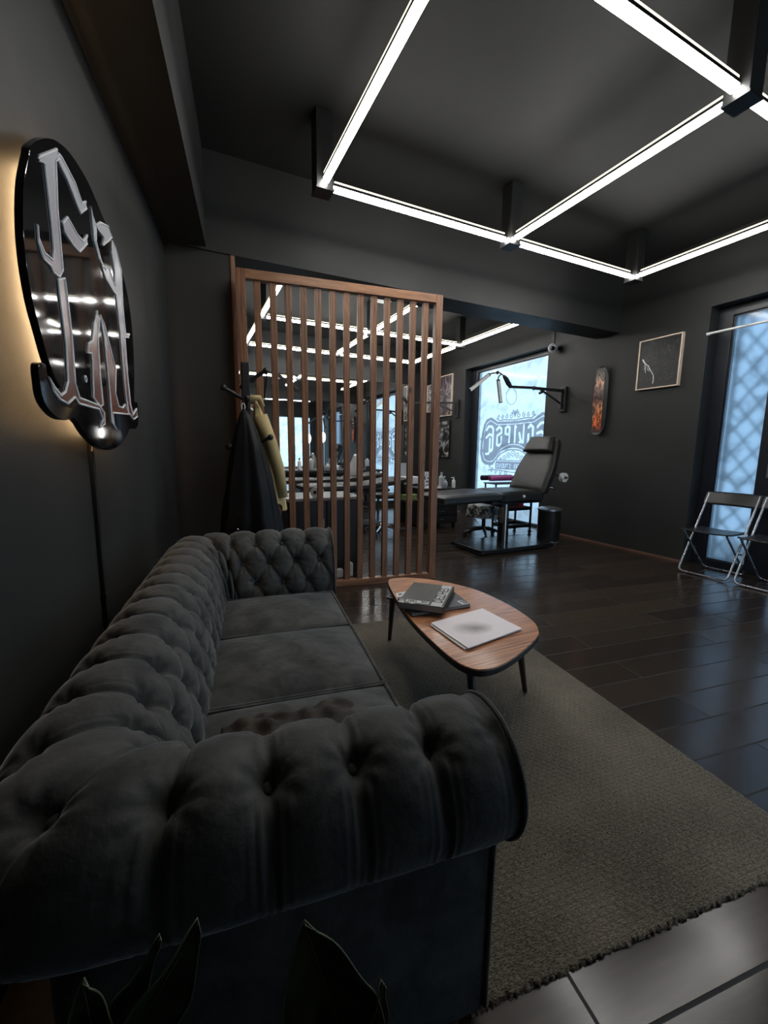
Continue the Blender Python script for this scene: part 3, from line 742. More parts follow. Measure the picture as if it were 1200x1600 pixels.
# ================================================================== WALL SIGN (UF frame)
SIGN_BOARD = [(1.355, 1.821), (1.389, 1.853), (1.424, 1.882), (1.467, 1.911), (1.519, 1.939), (1.597, 1.965), (1.68, 1.975), (1.772, 1.97), (1.871, 1.94), (1.985, 1.905), (2.096, 1.838), (2.173, 1.726), (2.192, 1.596), (2.173, 1.453), (2.139, 1.332), (2.187, 1.33), (2.193, 1.285), (2.175, 1.236), (2.123, 1.214), (2.033, 1.208), (1.987, 1.181), (1.891, 1.145), (1.778, 1.125), (1.684, 1.126), (1.604, 1.145), (1.536, 1.173), (1.489, 1.203), (1.45, 1.209), (1.401, 1.202), (1.354, 1.206), (1.309, 1.224), (1.285, 1.248), (1.28, 1.283), (1.285, 1.323), (1.321, 1.33), (1.324, 1.31), (1.342, 1.289), (1.381, 1.281), (1.391, 1.288), (1.363, 1.309), (1.336, 1.344), (1.309, 1.403), (1.288, 1.454), (1.276, 1.512), (1.274, 1.581), (1.284, 1.65), (1.304, 1.72), (1.332, 1.777), (1.345, 1.801)]
SIGN_LETTERS = {
 'A': [(1.389, 1.815), (1.401, 1.832), (1.513, 1.915), (1.526, 1.902), (1.497, 1.877), (1.478, 1.751), (1.476, 1.652), (1.476, 1.602), (1.45, 1.576), (1.414, 1.573), (1.4, 1.584), (1.362, 1.584), (1.343, 1.611), (1.347, 1.652), (1.349, 1.619), (1.371, 1.601), (1.417, 1.604), (1.429, 1.632), (1.43, 1.696), (1.426, 1.771), (1.423, 1.828)],
 'B': [(1.438, 1.563), (1.484, 1.584), (1.489, 1.544), (1.496, 1.43), (1.489, 1.308), (1.513, 1.273), (1.677, 1.268), (1.721, 1.247), (1.716, 1.21), (1.669, 1.196), (1.704, 1.224), (1.673, 1.256), (1.505, 1.256), (1.48, 1.271), (1.426, 1.248), (1.379, 1.254), (1.344, 1.271), (1.326, 1.3), (1.352, 1.28), (1.388, 1.265), (1.416, 1.277), (1.44, 1.307), (1.451, 1.402), (1.444, 1.474), (1.439, 1.528)],
 'C': [(1.523, 1.911), (1.54, 1.913), (1.628, 1.898), (1.675, 1.867), (1.714, 1.891), (1.715, 1.872), (1.657, 1.83), (1.634, 1.841), (1.575, 1.873), (1.516, 1.888)],
 'D': [(1.505, 1.731), (1.546, 1.765), (1.609, 1.75), (1.658, 1.752), (1.7, 1.788), (1.691, 1.76), (1.618, 1.706), (1.573, 1.705), (1.515, 1.714)],
 'E': [(1.796, 1.862), (1.848, 1.895), (1.939, 1.925), (1.977, 1.905), (1.924, 1.869), (1.852, 1.823), (1.878, 1.861), (1.828, 1.86)],
 'F': [(1.976, 1.893), (2.012, 1.885), (2.072, 1.829), (2.055, 1.69), (2.068, 1.588), (2.13, 1.601), (2.112, 1.584), (2.053, 1.57), (2.05, 1.433), (2.062, 1.311), (2.092, 1.27), (2.159, 1.301), (2.161, 1.268), (2.098, 1.252), (2.025, 1.273), (2.005, 1.339), (1.997, 1.466), (1.992, 1.589), (1.975, 1.705), (1.94, 1.705), (1.86, 1.719), (1.821, 1.746), (1.912, 1.775), (1.947, 1.743), (1.972, 1.736), (1.98, 1.786), (1.96, 1.84)],
 'G': [(1.738, 1.575), (1.754, 1.562), (1.719, 1.483), (1.71, 1.375), (1.715, 1.274), (1.687, 1.265), (1.63, 1.287), (1.649, 1.399), (1.645, 1.424), (1.612, 1.418), (1.626, 1.448), (1.665, 1.465), (1.696, 1.525)],
 'H': [(1.765, 1.572), (1.798, 1.553), (1.833, 1.503), (1.866, 1.456), (1.894, 1.422), (1.864, 1.33), (1.895, 1.286), (1.947, 1.285), (1.983, 1.302), (2.023, 1.267), (1.813, 1.256), (1.817, 1.215), (1.845, 1.199), (1.798, 1.22), (1.798, 1.314), (1.795, 1.405), (1.787, 1.499)],
 'I': [(1.758, 1.897), (1.796, 1.862), (1.782, 1.808), (1.815, 1.766), (1.869, 1.752), (1.803, 1.761), (1.766, 1.801), (1.763, 1.853)],
}

t = Thing('wall_sign', 'backlit glossy black oval sign with silver blackletter monogram on the left wall', 'sign', (0.045, 1.75, 1.55), frame=UF)
SB = smoothloop(SIGN_BOARD, 5)
t.part('sign_board', MB().prism(SB, lambda u, z, h: (h, u, z), 0.043, 0.060), M['gloss'], bevel=0.002)
def inset(P, d):
    n = len(P); out = []
    ar = sum(P[i][0]*P[(i+1) % n][1]-P[(i+1) % n][0]*P[i][1] for i in range(n)); sg = 1 if ar > 0 else -1
    for i in range(n):
        a, b = P[i-1], P[(i+1) % n]; tx, ty = b[0]-a[0], b[1]-a[1]; l = math.hypot(tx, ty) or 1
        out.append((P[i][0]-sg*ty/l*d, P[i][1]+sg*tx/l*d))
    return out
gl_pts = smoothloop([(1.77+(u-1.77)*.85, 1.55+(z-1.55)*.87) for u, z in [(1.36, 1.50), (1.37, 1.70), (1.42, 1.86), (1.53, 1.93), (1.68, 1.97), (1.87, 1.94), (2.05, 1.87), (2.17, 1.73), (2.19, 1.55), (2.17, 1.35), (2.15, 1.24), (2.02, 1.17), (1.88, 1.12), (1.72, 1.15), (1.60, 1.22), (1.50, 1.25), (1.44, 1.32), (1.40, 1.40)]], 5)
t.part('led_tape', MB().tube([(0.016, u, z) for u, z in gl_pts], 0.005, n=6, closed=True), M['glow'], smooth=True)
def lettermat():
    m = bpy.data.materials.new('silver_to_bronze_print'); m.use_nodes = True; nt = m.node_tree; p = nt.nodes['Principled BSDF']
    tc = N(nt, 'ShaderNodeTexCoord'); sx = N(nt, 'ShaderNodeSeparateXYZ'); nt.links.new(tc.outputs['Object'], sx.inputs[0])
    mr = N(nt, 'ShaderNodeMapRange'); mr.inputs['From Min'].default_value = -0.30; mr.inputs['From Max'].default_value = 0.35
    nt.links.new(sx.outputs['Z'], mr.inputs[0])
    cr = N(nt, 'ShaderNodeValToRGB'); e = cr.color_ramp.elements
    e[0].position = 0.0; e[0].color = (0.16, 0.055, 0.03, 1); e[1].position = 1.0; e[1].color = (0.72, 0.72, 0.73, 1)
    k = e.new(0.3); k.color = (0.30, 0.15, 0.12, 1); k = e.new(0.55); k.color = (0.55, 0.48, 0.50, 1)
    nt.links.new(mr.outputs[0], cr.inputs[0]); nt.links.new(cr.outputs[0], p.inputs['Base Color']); p.inputs['Roughness'].default_value = 0.25
    return m
M['letter'] = lettermat(); M['outline'] = mat('white_outline_print', (0.95, 0.95, 0.95), 0.4)
for k, P in SIGN_LETTERS.items():
    lt = t.part('letter_stroke', MB().prism(P, lambda u, z, h: (h, u, z), 0.060, 0.0612), M['letter'])
    t.part('white_outline', MB().tube([(0.0612, u, z) for u, z in P], 0.0034, n=6, closed=True), M['outline'], parent=lt)
    Q = inset(P, 0.009)
t.part('eyelet', MB().tube([(0.062, 1.575+0.008*cos(a), 1.335+0.009*sin(a)) for a in [2*pi*i/12 for i in range(12)]], 0.002, n=6, closed=True), M['outline'])
t.part('power_cable', MB().cyl((0.03, 1.73, 1.22), (0.012, 1.735, 1.12), 0.003), M['copper'])
c = Thing('cable_duct', 'thin black cable duct running down from the sign to the sofa', 'cable duct', (0.008, 1.745, 0.05), frame=UF)
c.part('duct', MB().box(0.0, 0.014, 1.736, 1.754, 0.05, 1.175), M['black'], bevel=0.003)
c.part('duct_clip', MB().box(0.0, 0.017, 1.732, 1.758, 0.60, 0.615), M['black'])

# ================================================================== RIGHT WALL ART
def artmat(name, stops, scale, dist=3.0, seed=0.0, stretch=(1, 1, 1)):
    m = bpy.data.materials.new(name); m.use_nodes = True; nt = m.node_tree; p = nt.nodes['Principled BSDF']
    tc = N(nt, 'ShaderNodeTexCoord'); mp = N(nt, 'ShaderNodeMapping'); mp.inputs['Location'].default_value = (seed, seed*1.7, seed*.3); mp.inputs['Scale'].default_value = stretch
    nt.links.new(tc.outputs['Object'], mp.inputs[0])
    nz = N(nt, 'ShaderNodeTexNoise'); nz.inputs['Scale'].default_value = scale; nz.inputs['Detail'].default_value = 6; nz.inputs['Distortion'].default_value = dist
    nt.links.new(mp.outputs[0], nz.inputs[0])
    cr = N(nt, 'ShaderNodeValToRGB'); e = cr.color_ramp.elements
    e[0].position, e[0].color = stops[0][0], (*stops[0][1], 1); e[1].position, e[1].color = stops[-1][0], (*stops[-1][1], 1)
    for q, c in stops[1:-1]: k = e.new(q); k.color = (*c, 1)
    nt.links.new(nz.outputs['Fac'], cr.inputs[0]); nt.links.new(cr.outputs[0], p.inputs['Base Color']); p.inputs['Roughness'].default_value = 0.4
    return m
# framed painting
t = Thing('framed_painting', 'square black canvas with white drips in a thin pale wood frame', 'painting', (4.70, 2.94, 2.1))
Y0, Y1, Z0, Z1 = 2.715, 3.168, 1.845, 2.376
fr = MB()
for q in ((Y0, Y0+.012, Z0, Z1), (Y1-.012, Y1, Z0, Z1), (Y0+.012, Y1-.012, Z0, Z0+.012), (Y0+.012, Y1-.012, Z1-.012, Z1)): fr.box(4.668, 4.71, *q)
M['palewood'] = mat('pale_frame_wood', (0.80, 0.64, 0.50), 0.45, noise=0.1, nscale=12)
t.part('picture_frame', fr, M['palewood'], bevel=0.0015)
cvs = t.part('canvas', MB().box(4.678, 4.709, Y0+.012, Y1-.012, Z0+.012, Z1-.012), artmat('black_painting', [(0.35, (0.008, 0.008, 0.009)), (0.6, (0.022, 0.022, 0.022)), (0.72, (0.06, 0.055, 0.05))], 14, 1.5))
dr = MB()
def yz(a, b): return (4.6765, Y1-a*(Y1-Y0), Z0+b*(Z1-Z0))
for pts, r in (([(.12, .62), (.16, .56), (.22, .50), (.27, .47), (.33, .37), (.40, .28), (.42, .20), (.41, .10)], .0032), ([(.11, .62), (.14, .57), (.18, .53)], .006), ([(.17, .55), (.18, .40)], .002), ([(.20, .52), (.205, .34)], .002), ([(.25, .49), (.255, .38)], .002), ([(.29, .44), (.29, .36)], .002)):
    dr.tube([yz(*p) for p in pts], r, n=6)
t.part('white_paint', dr, M['outline'], parent=cvs)
sc = MB(); random.seed(5)
for _ in range(60):
    a, b = random.uniform(.15, .92), random.uniform(.15, .9); q = random.uniform(0, 6.28); l = random.uniform(.02, .10)
    sc.tube([yz(a, b), yz(min(.96, a+l*cos(q)*.6), min(.95, b+l*sin(q)*.6)), yz(min(.97, max(.04, a+l*cos(q))), min(.95, max(.04, b+l*sin(q+.4))))], random.uniform(.0006, .0013), n=4)
t.part('scribbles', sc, mat('grey_scribble_paint', (0.18, 0.17, 0.16), 0.6), parent=cvs)
# skateboard deck
t = Thing('skateboard_deck', 'upright skateboard deck with flame-coloured figure print on the right wall', 'skateboard deck', (4.68, 3.612, 1.78))
def deck(x0, x1):
    P = []
    for i in range(48):
        a = 2*pi*i/48; cx_, cz_ = cos(a), sin(a)
        y = 0.100*(abs(cx_)**0.75)*(1 if cx_ > 0 else -1); z = 0.415*(abs(cz_)**0.42)*(1 if cz_ > 0 else -1)
        P.append((y, z))
    return P
DP = deck(0, 0)
def dk(y, z, h):
    lift = 0.05*max(0, abs(z)-0.29)/0.125
    return (4.676+h-lift*0.5, 3.612+y, 1.777+z)
m = MB(); n = len(DP)
rows = 13
t.part('deck_board', MB().prism(DP, lambda y, z, h: dk(y, z, h), -0.006, 0.006), M['blackp'], bevel=0.002)
def deckmat():
    m = bpy.data.materials.new('deck_figure_print'); m.use_nodes = True; nt = m.node_tree; p = nt.nodes['Principled BSDF']
    tc = N(nt, 'ShaderNodeTexCoord'); sx = N(nt, 'ShaderNodeSeparateXYZ'); nt.links.new(tc.outputs['Object'], sx.inputs[0])
    mp = N(nt, 'ShaderNodeMapping'); mp.inputs['Scale'].default_value = (1, 9, 3.2); nt.links.new(tc.outputs['Object'], mp.inputs[0])
    nz = N(nt, 'ShaderNodeTexNoise'); nz.inputs['Scale'].default_value = 2.2; nz.inputs['Detail'].default_value = 5; nz.inputs['Distortion'].default_value = 2.2; nt.links.new(mp.outputs[0], nz.inputs[0])
    mr = N(nt, 'ShaderNodeMapRange'); mr.inputs['From Min'].default_value = -0.38; mr.inputs['From Max'].default_value = 0.36; nt.links.new(sx.outputs['Z'], mr.inputs[0])
    cr = N(nt, 'ShaderNodeValToRGB'); e = cr.color_ramp.elements
    e[0].position = 0.0; e[0].color = (0.02, 0.01, 0.01, 1); e[1].position = 1.0; e[1].color = (0.07, 0.05, 0.04, 1)
    for q, c in ((0.10, (0.85, 0.12, 0.01)), (0.28, (1.0, 0.24, 0.04)), (0.42, (0.80, 0.30, 0.13)), (0.55, (0.16, 0.05, 0.04)), (0.66, (0.20, 0.09, 0.07)), (0.80, (0.80, 0.40, 0.26)), (0.90, (0.40, 0.28, 0.20))):
        k = e.new(q); k.color = (*c, 1)
    nt.links.new(mr.outputs[0], cr.inputs[0])
    c2 = N(nt, 'ShaderNodeValToRGB'); c2.color_ramp.elements[0].position = 0.42; c2.color_ramp.elements[1].position = 0.58
    c2.color_ramp.elements[0].color = (0.04, 0.05, 0.06, 1); c2.color_ramp.elements[1].color = (1, 1, 1, 1); nt.links.new(nz.outputs['Fac'], c2.inputs[0])
    mx = N(nt, 'ShaderNodeMixRGB', blend_type='MULTIPLY'); mx.inputs[0].default_value = 1; nt.links.new(cr.outputs[0], mx.inputs[1]); nt.links.new(c2.outputs[0], mx.inputs[2])
    nt.links.new(mx.outputs[0], p.inputs['Base Color']); p.inputs['Roughness'].default_value = 0.35
    return m
t.part('figure_print', MB().prism([(y*.94, z*.985) for y, z in DP], lambda y, z, h: dk(y, z, h), -0.0072, -0.006), deckmat())
# pictures on the rear right wall
def picture(label, y0, y1, z0, z1, stops, scale, seed, cat='picture', frame=True):
    t = Thing('framed_print', label, cat, (4.70, (y0+y1)/2, (z0+z1)/2))
    f = MB()
    for q in ((y0, y0+.015, z0, z1), (y1-.015, y1, z0, z1), (y0+.015, y1-.015, z0, z0+.015), (y0+.015, y1-.015, z1-.015, z1)): f.box(4.675, 4.71, *q)
    t.part('picture_frame', f, M['palewood'] if frame else M['black'])
    t.part('print', MB().box(4.69, 4.709, y0+.015, y1-.015, z0+.015, z1-.015), artmat(label[:12], stops, scale, 3.0, seed))
BW = [(0.38, (0.012, 0.012, 0.013)), (0.5, (0.12, 0.09, 0.10)), (0.62, (0.5, 0.48, 0.5))]
picture('large lion-coloured dark print with pale muzzle shapes above the wall lamp', 6.82, 7.36, 1.83, 2.61, [(0.36, (0.02, 0.015, 0.018)), (0.5, (0.07, 0.045, 0.055)), (0.64, (0.30, 0.27, 0.29))], 3.5, 2.1)
picture('small black and white patchwork print high beside the screen post', 7.45, 7.72, 1.95, 2.50, [(0.47, (0.03, 0.03, 0.03)), (0.5, (0.5, 0.5, 0.52)), (0.6, (0.7, 0.7, 0.7))], 12, 5.2)
picture('black and white abstract print hung below the lion print', 6.85, 7.36, 1.02, 1.75, [(0.42, (0.008, 0.008, 0.008)), (0.5, (0.05, 0.05, 0.05)), (0.66, (0.45, 0.45, 0.45))], 3.0, 7.7, frame=False)

# security camera
t = Thing('security_camera', 'small white round security camera on the right wall above the arm lamp', 'camera', (4.70, 4.38, 2.56))
t.part('mount', MB().cyl((4.709, 4.40, 2.56), (4.66, 4.40, 2.56), 0.022), M['white'], smooth=True)
cb = t.part('camera_body', MB().lathe([(0.0, -.06), (.045, -.06), (.058, -.04), (.062, 0), (.058, .035), (.050, .045), (.032, .048)], (4.615, 4.36, 2.55), 24, Vector((-0.7, -0.6, -0.25)).to_track_quat('Z', 'Y').to_matrix()), M['white'], smooth=True)
t.part('lens', MB().ball(Vector((4.615, 4.36, 2.55))+Vector((-0.7, -0.6, -0.25)).normalized()*.040, 0.030, (1, 1, 1)), M['gloss'], parent=cb, smooth='full')
single('camera_cable', MB().box(4.698, 4.7095, 4.425, 4.44, 2.57, 3.199), M['black'], 'thin black cable conduit from the white camera up to the ceiling', 'cable', (4.70, 4.43, 2.57))

# ================================================================== WALL ARM LAMPS
def arm_lamp(loc, label, mirror=1):
    # built in local coordinates with the wall mount at the origin, arm pointing -x
    t = Thing('wall_arm_lamp', label, 'lamp', (0, 0, 0), group=None)
    m = MB().box(-0.045, 0.0, -0.05, 0.05, -0.17, 0.16); t.part('wall_bracket', m, M['black'], bevel=0.006)
    m = MB().cyl((-0.06, 0, -0.13), (-0.06, 0, 0.13), 0.014).box(-0.075, -0.03, -0.02, 0.02, .10, .13).box(-0.075, -0.03, -0.02, 0.02, -.13, -.10)
    t.part('pivot_tube', m, M['black'], smooth=True)
    m = MB().bar((-0.06, 0, 0.105), (-0.55, 0, 0.105), 0.034, 0.034).bar((-0.55, 0, 0.108), (-0.95, 0, 0.092), 0.026, 0.030).bar((-0.07, 0, -0.06), (-0.42, 0, 0.085), 0.018, 0.022)
    m.ball((-0.42, 0, 0.075), .02).ball((-0.56, 0, 0.105), .026)
    a = t.part('arm', m, M['black'], smooth=True)
    t.part('clamp_knob', MB().cyl((-0.44, -.03, .06), (-0.44, .02, .05), .016), M['blackp'], parent=a, smooth=True)
    m = MB().tube([(-0.95, 0, 0.09), (-0.99, 0, 0.13), (-1.03, 0, 0.18), (-1.07, 0, 0.215)], [.022, .03, .028, .018]).tube([(-1.07, 0, 0.215), (-1.13, 0, .245), (-1.20, 0, .24), (-1.27, 0, 0.225), (-1.30, 0, .21)], 0.008).tube([(-1.11, 0, .235), (-1.15, 0, .20), (-1.16, 0, 0.16)], 0.008)
    m.ball((-1.17, 0, .245), .022)
    t.part('gooseneck', m, M['black'], smooth=True)
    for p, q, w in (((-1.29, 0, .215), (-1.59, -.01, 0.0), 0.045), ((-1.155, 0, .165), (-1.105, -.01, -0.115), 0.045)):
        p = Vector(p); q = Vector(q)
        h = t.part('lamp_head', MB().bar(p, q, 0.018, w), M['black'], bevel=0.004)
        off = Vector((0, -0.011, 0)); d = (q-p).normalized()
        t.part('light_panel', MB().bar(p+d*.02+off, q-d*.01+off, 0.008, w*.8), M['panel'], parent=h)
    t.part('cable_loop', MB().tube([(-0.93+0.085*sin(2*pi*i/20), 0.0, 0.005+0.10*cos(2*pi*i/20)-0.03) for i in range(1, 20)], 0.0025, n=6), M['black'], smooth=True)
    t.o.location = loc
    return t
M['panel'] = mat('grey_lamp_diffuser', (0.75, 0.75, 0.72), 0.4)
L1 = arm_lamp((4.71, 4.19, 1.86), 'black wall-mounted arm lamp with two bar heads in front of the logo window')
for loc, lb in (((4.71, 6.63, 1.94), 'black wall-mounted arm lamp beside the lion print'),):
    c = copy_tree(L1.o); c.location = loc; c['label'] = lb
    c.rotation_euler = (0, 0, radians(-25)); 

# ================================================================== WINDOW LOGO (raster cut)
import numpy as np
def logo():
    st = 0.0048; ny, nz = int(1.72/st), int(1.20/st)
    Y = (np.arange(ny)+.5)*st-0.86; Z = (np.arange(nz)+.5)*st-0.60           # centre y=5.31, z=1.28
    YY, ZZ = np.meshgrid(Y, Z, indexing='ij')
    def seg(a, b, r, y=YY, z=ZZ):
        ax, az = a; bx, bz = b; dx, dz = bx-ax, bz-az; L = dx*dx+dz*dz+1e-12
        t = np.clip(((y-ax)*dx+(z-az)*dz)/L, 0, 1)
        return (y-ax-t*dx)**2+(z-az-t*dz)**2 < r*r
    def poly(P, r):
        o = np.zeros_like(YY, bool)
        for a, b in zip(P, P[1:]): o |= seg(a, b, r)
        return o
    def inside(P):
        o = np.zeros_like(YY, bool); n = len(P)
        for i in range(n):
            x1, z1 = P[i]; x2, z2 = P[(i+1) % n]
            c = ((z1 > ZZ) != (z2 > ZZ)) & (YY < (x2-x1)*(ZZ-z1)/((z2-z1) or 1e-9)+x1)
            o ^= c
        return o
    def sym(P): return P+[(-a, b) for a, b in P[::-1]]
    half = [(0.0, .37), (.42, .385), (.48, .42), (.58, .47), (.70, .44), (.76, .36), (.80, .22), (.83, .05), (.83, -.15), (.78, -.28), (.70, -.33), (.50, -.335), (.44, -.28), (.30, -.10), (.12, -.045), (0, -.035)]
    badge = inside(sym(half))
    ring = poly(sym(half), .012)
    inner = [(0.0, .335), (.42, .345), (.50, .385), (.60, .425), (.69, .38), (.74, .25), (.775, .03), (.77, -.15), (.72, -.25), (.62, -.285), (.50, -.28), (.40, -.20), (.28, -.06), (.12, 0), (0, .01)]
    cut = poly(sym(inner), .006)
    # letters: strokes in a unit cell (x 0..1, y 0..1)
    G = {'E': [[(.95, .86), (.72, .98), (.35, .98), (.2, .88), (.2, .06), (.3, 0)], [(.2, .60), (.60, .70), (.95, .62)], [(.52, .52), (.52, .04), (.62, 0), (.95, .10)], [(.2, .05), (.52, .05)]],
         'C': [[(.85, .86), (.6, .98), (.3, .86), (.3, .06)], [(.3, .06), (.62, 0), (.80, .12), (.80, .5)]],
         'L': [[(.3, 1), (.3, .02), (.62, .08), (.85, .55)], [(.3, .1), (.75, 0)]],
         'I': [[(.5, 1), (.5, 0)], [(.35, .93), (.5, 1)]],
         'P': [[(.3, 0), (.3, .95), (.55, 1), (.85, .90), (.85, .58), (.6, .5), (.3, .56)]],
         'S': [[(.9, .84), (.6, .98), (.25, .88), (.25, .66), (.8, .55), (.8, .1), (.55, 0), (.25, .06), (.25, .42)]]}
    xs = -0.74; widths = {'E': .27, 'C': .20, 'L': .19, 'I': .13, 'P': .20, 'S': .21}
    tot = sum(widths[c] for c in 'ECLIPSE'); k = 1.46/tot
    for c in 'ECLIPSE':
        w = widths[c]*k
        for st_ in G[c]:
            pts = []
            for x, y in st_:
                X = xs+(x*.88+.06)*w; top = .30+.05*(abs(X)/.74)**2; bot = .05-.30*(abs(X)/.74)**2.2
                pts.append((X, bot+(top-bot)*y))
            cut |= poly(pts, .0215)
        xs += w
    m = (badge & ~cut) | ring
    cut_line = poly(sym([(0.0, -.075), (.14, -.085), (.30, -.15), (.42, -.26)]), .010); m |= cut_line
    # middle ornament and scrolls
    for cx, cz, r in [(0, -.14, .05), (.10, -.17, .045), (-.10, -.17, .045), (.20, -.215, .045), (-.20, -.215, .045), (.29, -.24, .03), (-.29, -.24, .03)]:
        d = np.sqrt((YY-cx)**2+(ZZ-cz)**2); m |= (d < r) & (d > r-.014); m |= d < .014
    # banner
    ban = inside(sym([(0, -.275), (.40, -.275), (.42, -.30), (.42, -.385), (.40, -.41), (0, -.41)]))
    F = {'T': '11111 00100 00100 00100 00100 00100 00100', 'A': '01110 10001 10001 11111 10001 10001 10001', 'O': '01110 10001 10001 10001 10001 10001 01110', 'S': '01111 10000 10000 01110 00001 00001 11110', 'U': '10001 10001 10001 10001 10001 10001 01110', 'D': '11110 10001 10001 10001 10001 10001 11110', 'I': '00100 00100 00100 00100 00100 00100 00100', ' ': '00000 '*7}
    s = 'TATTOO STUDIO'; px = 0.0103; x0 = -len(s)*6*px/2
    tx = np.zeros_like(YY, bool)
    for i, c in enumerate(s):
        for r, row in enumerate(F[c].split()):
            for q, b in enumerate(row):
                if b == '1': tx |= (YY > x0+(i*6+q)*px) & (YY <= x0+(i*6+q+1)*px) & (ZZ < -.31-r*.0105) & (ZZ >= -.31-(r+1)*.0105)
    m = (m & ~inside(sym([(0, -.265), (.43, -.265), (.43, -.42), (0, -.42)]))) | (ban & ~tx)
    # scrolls above and below
    def spiral(cx, cz, r, a0, turns, sg, th):
        P = []
        for i in range(26):
            f = i/25; a = a0+sg*f*turns*2*pi; rr = r*(1-.75*f); P.append((cx+rr*cos(a), cz+rr*sin(a)))
        return poly(P, th)
    for sg in (1, -1):
        m |= poly([(0, .40), (sg*.12, .41), (sg*.25, .42), (sg*.36, .41), (sg*.44, .45)], .010)
        for cx, cz, r in ((.09, .47, .045), (.20, .47, .04), (.30, .465, .035), (.40, .475, .032), (.05, .53, .03)):
            m |= spiral(sg*cx, cz, r, pi/2, 1.1, sg, .008)
        for cx, cz, r in ((.14, -.47, .045), (.27, -.455, .045), (.39, -.45, .04), (.50, -.42, .04), (.56, -.34, .035)):
            m |= spiral(sg*cx, cz, r, -pi/2, 1.1, sg, .009)
        m |= poly([(0, -.45), (sg*.2, -.435), (sg*.45, -.42), (sg*.60, -.44)], .008)
        m |= spiral(sg*.80, -.10, .045, 0, 1, sg, .010); m |= spiral(sg*.80, .12, .045, 0, 1, -sg, .010)
    m |= inside([(0, .56), (.03, .50), (0, .43), (-.03, .50)])
    mb = MB()
    for j in range(nz):
        i = 0
        while i < ny:
            if m[i, j]:
                k2 = i
                while k2 < ny and m[k2, j]: k2 += 1
                y0, y1 = Y[i]-st/2+5.31, Y[k2-1]+st/2+5.31; z0, z1 = Z[j]-st/2+1.26, Z[j]+st/2+1.26
                mb.add([(4.888, y0, z0), (4.888, y1, z0), (4.888, y1, z1), (4.888, y0, z1)], [(0, 1, 2, 3)])
                i = k2
            else: i += 1
    return mb
def decal_mat():
    m = bpy.data.materials.new('grey_window_vinyl'); m.use_nodes = True; nt = m.node_tree
    p = nt.nodes['Principled BSDF']; out = [n for n in nt.nodes if n.type == 'OUTPUT_MATERIAL'][0]
    p.inputs['Base Color'].default_value = (0.2, 0.2, 0.2, 1); p.inputs['Roughness'].default_value = 0.5
    tr = N(nt, 'ShaderNodeBsdfTransparent'); tr.inputs[0].default_value = (0.40, 0.38, 0.41, 1)
    mx = N(nt, 'ShaderNodeMixShader'); mx.inputs[0].default_value = 0.85
    nt.links.new(p.outputs[0], mx.inputs[1]); nt.links.new(tr.outputs[0], mx.inputs[2]); nt.links.new(mx.outputs[0], out.inputs[0])
    return m
t = Thing('window_lettering', 'reversed grey vinyl shop logo on the frosted window of the rear room', 'window sign', (4.888, 5.31, 1.26))
t.part('vinyl_logo', logo(), decal_mat())
# ================================================================== FOLDING CHAIRS (built facing -x, origin under the seat)
def folding_chair(label, loc):
    t = Thing('folding_chair', label, 'chair', (0, 0, 0), 'folding chairs by the door')
    def loop(top_x, top_z, bot_x, w, r=0.009):
        P = [(top_x, -w, top_z)]
        n = 5
        bz = 0.012; rr = 0.05
        dx, dz = bot_x-top_x, bz-top_z; L = math.hypot(dx, dz)
        P.append((bot_x-dx/L*rr, -w, bz-dz/L*rr))
        for k in range(1, n):
            a = k/n; P.append((bot_x-dx/L*rr*(1-a)**2, -w+rr*a*a, bz-dz/L*rr*(1-a)**2))
        P.append((bot_x, -w+rr, bz)); P.append((bot_x, w-rr, bz))
        for k in range(1, n):
            a = 1-k/n; P.append((bot_x-dx/L*rr*(1-a)**2, w-rr*a*a, bz-dz/L*rr*(1-a)**2))
        P.append((bot_x-dx/L*rr, w, bz-dz/L*rr)); P.append((top_x, w, top_z))
        return MB().tube(P, r, n=10)
    t.part('back_leg_frame', loop(-0.20, 0.415, 0.21, 0.178), M['steel'], smooth=True)
    t.part('front_leg_frame', loop(0.22, 0.76, -0.17, 0.205), M['steel'], smooth=True)
    def seat(a, b):
        x = -0.235+0.36*a; y = -0.19+0.38*b; return (x, y, 0.428+0.012*(2*a-1)**2*(1 if a < .5 else .5)-0.010*(1-(2*b-1)**2))
    m = MB().grid(seat, 14, 14); s = t.part('seat', m, M['blackp'], smooth='full'); md = s.modifiers.new('s', 'SOLIDIFY'); md.thickness = 0.014
    def back(a, b):
        z = 0.655+0.12*a; y = -0.222+0.444*b; return (0.145+0.48*(z-0.62)+0.035*(1-(2*b-1)**2)-0.005, y, z)
    m = MB().grid(back, 8, 18); s = t.part('backrest', m, M['blackp'], smooth='full'); md = s.modifiers.new('s', 'SOLIDIFY'); md.thickness = 0.016
    for y in (-.192, .192): t.part('pivot_bolt', MB().cyl((0.02, y-.018, .235), (0.02, y+.018, .235), 0.007), M['black'], smooth=True)
    t.o.location = loc; return t
F1 = folding_chair('black and grey steel folding chair in front of the frosted door glass', (4.50, 2.12, 0))
F2 = copy_tree(F1.o); F2.location = (4.50, 1.66, 0); F2['label'] = 'black and grey steel folding chair cut off by the right edge of the view'

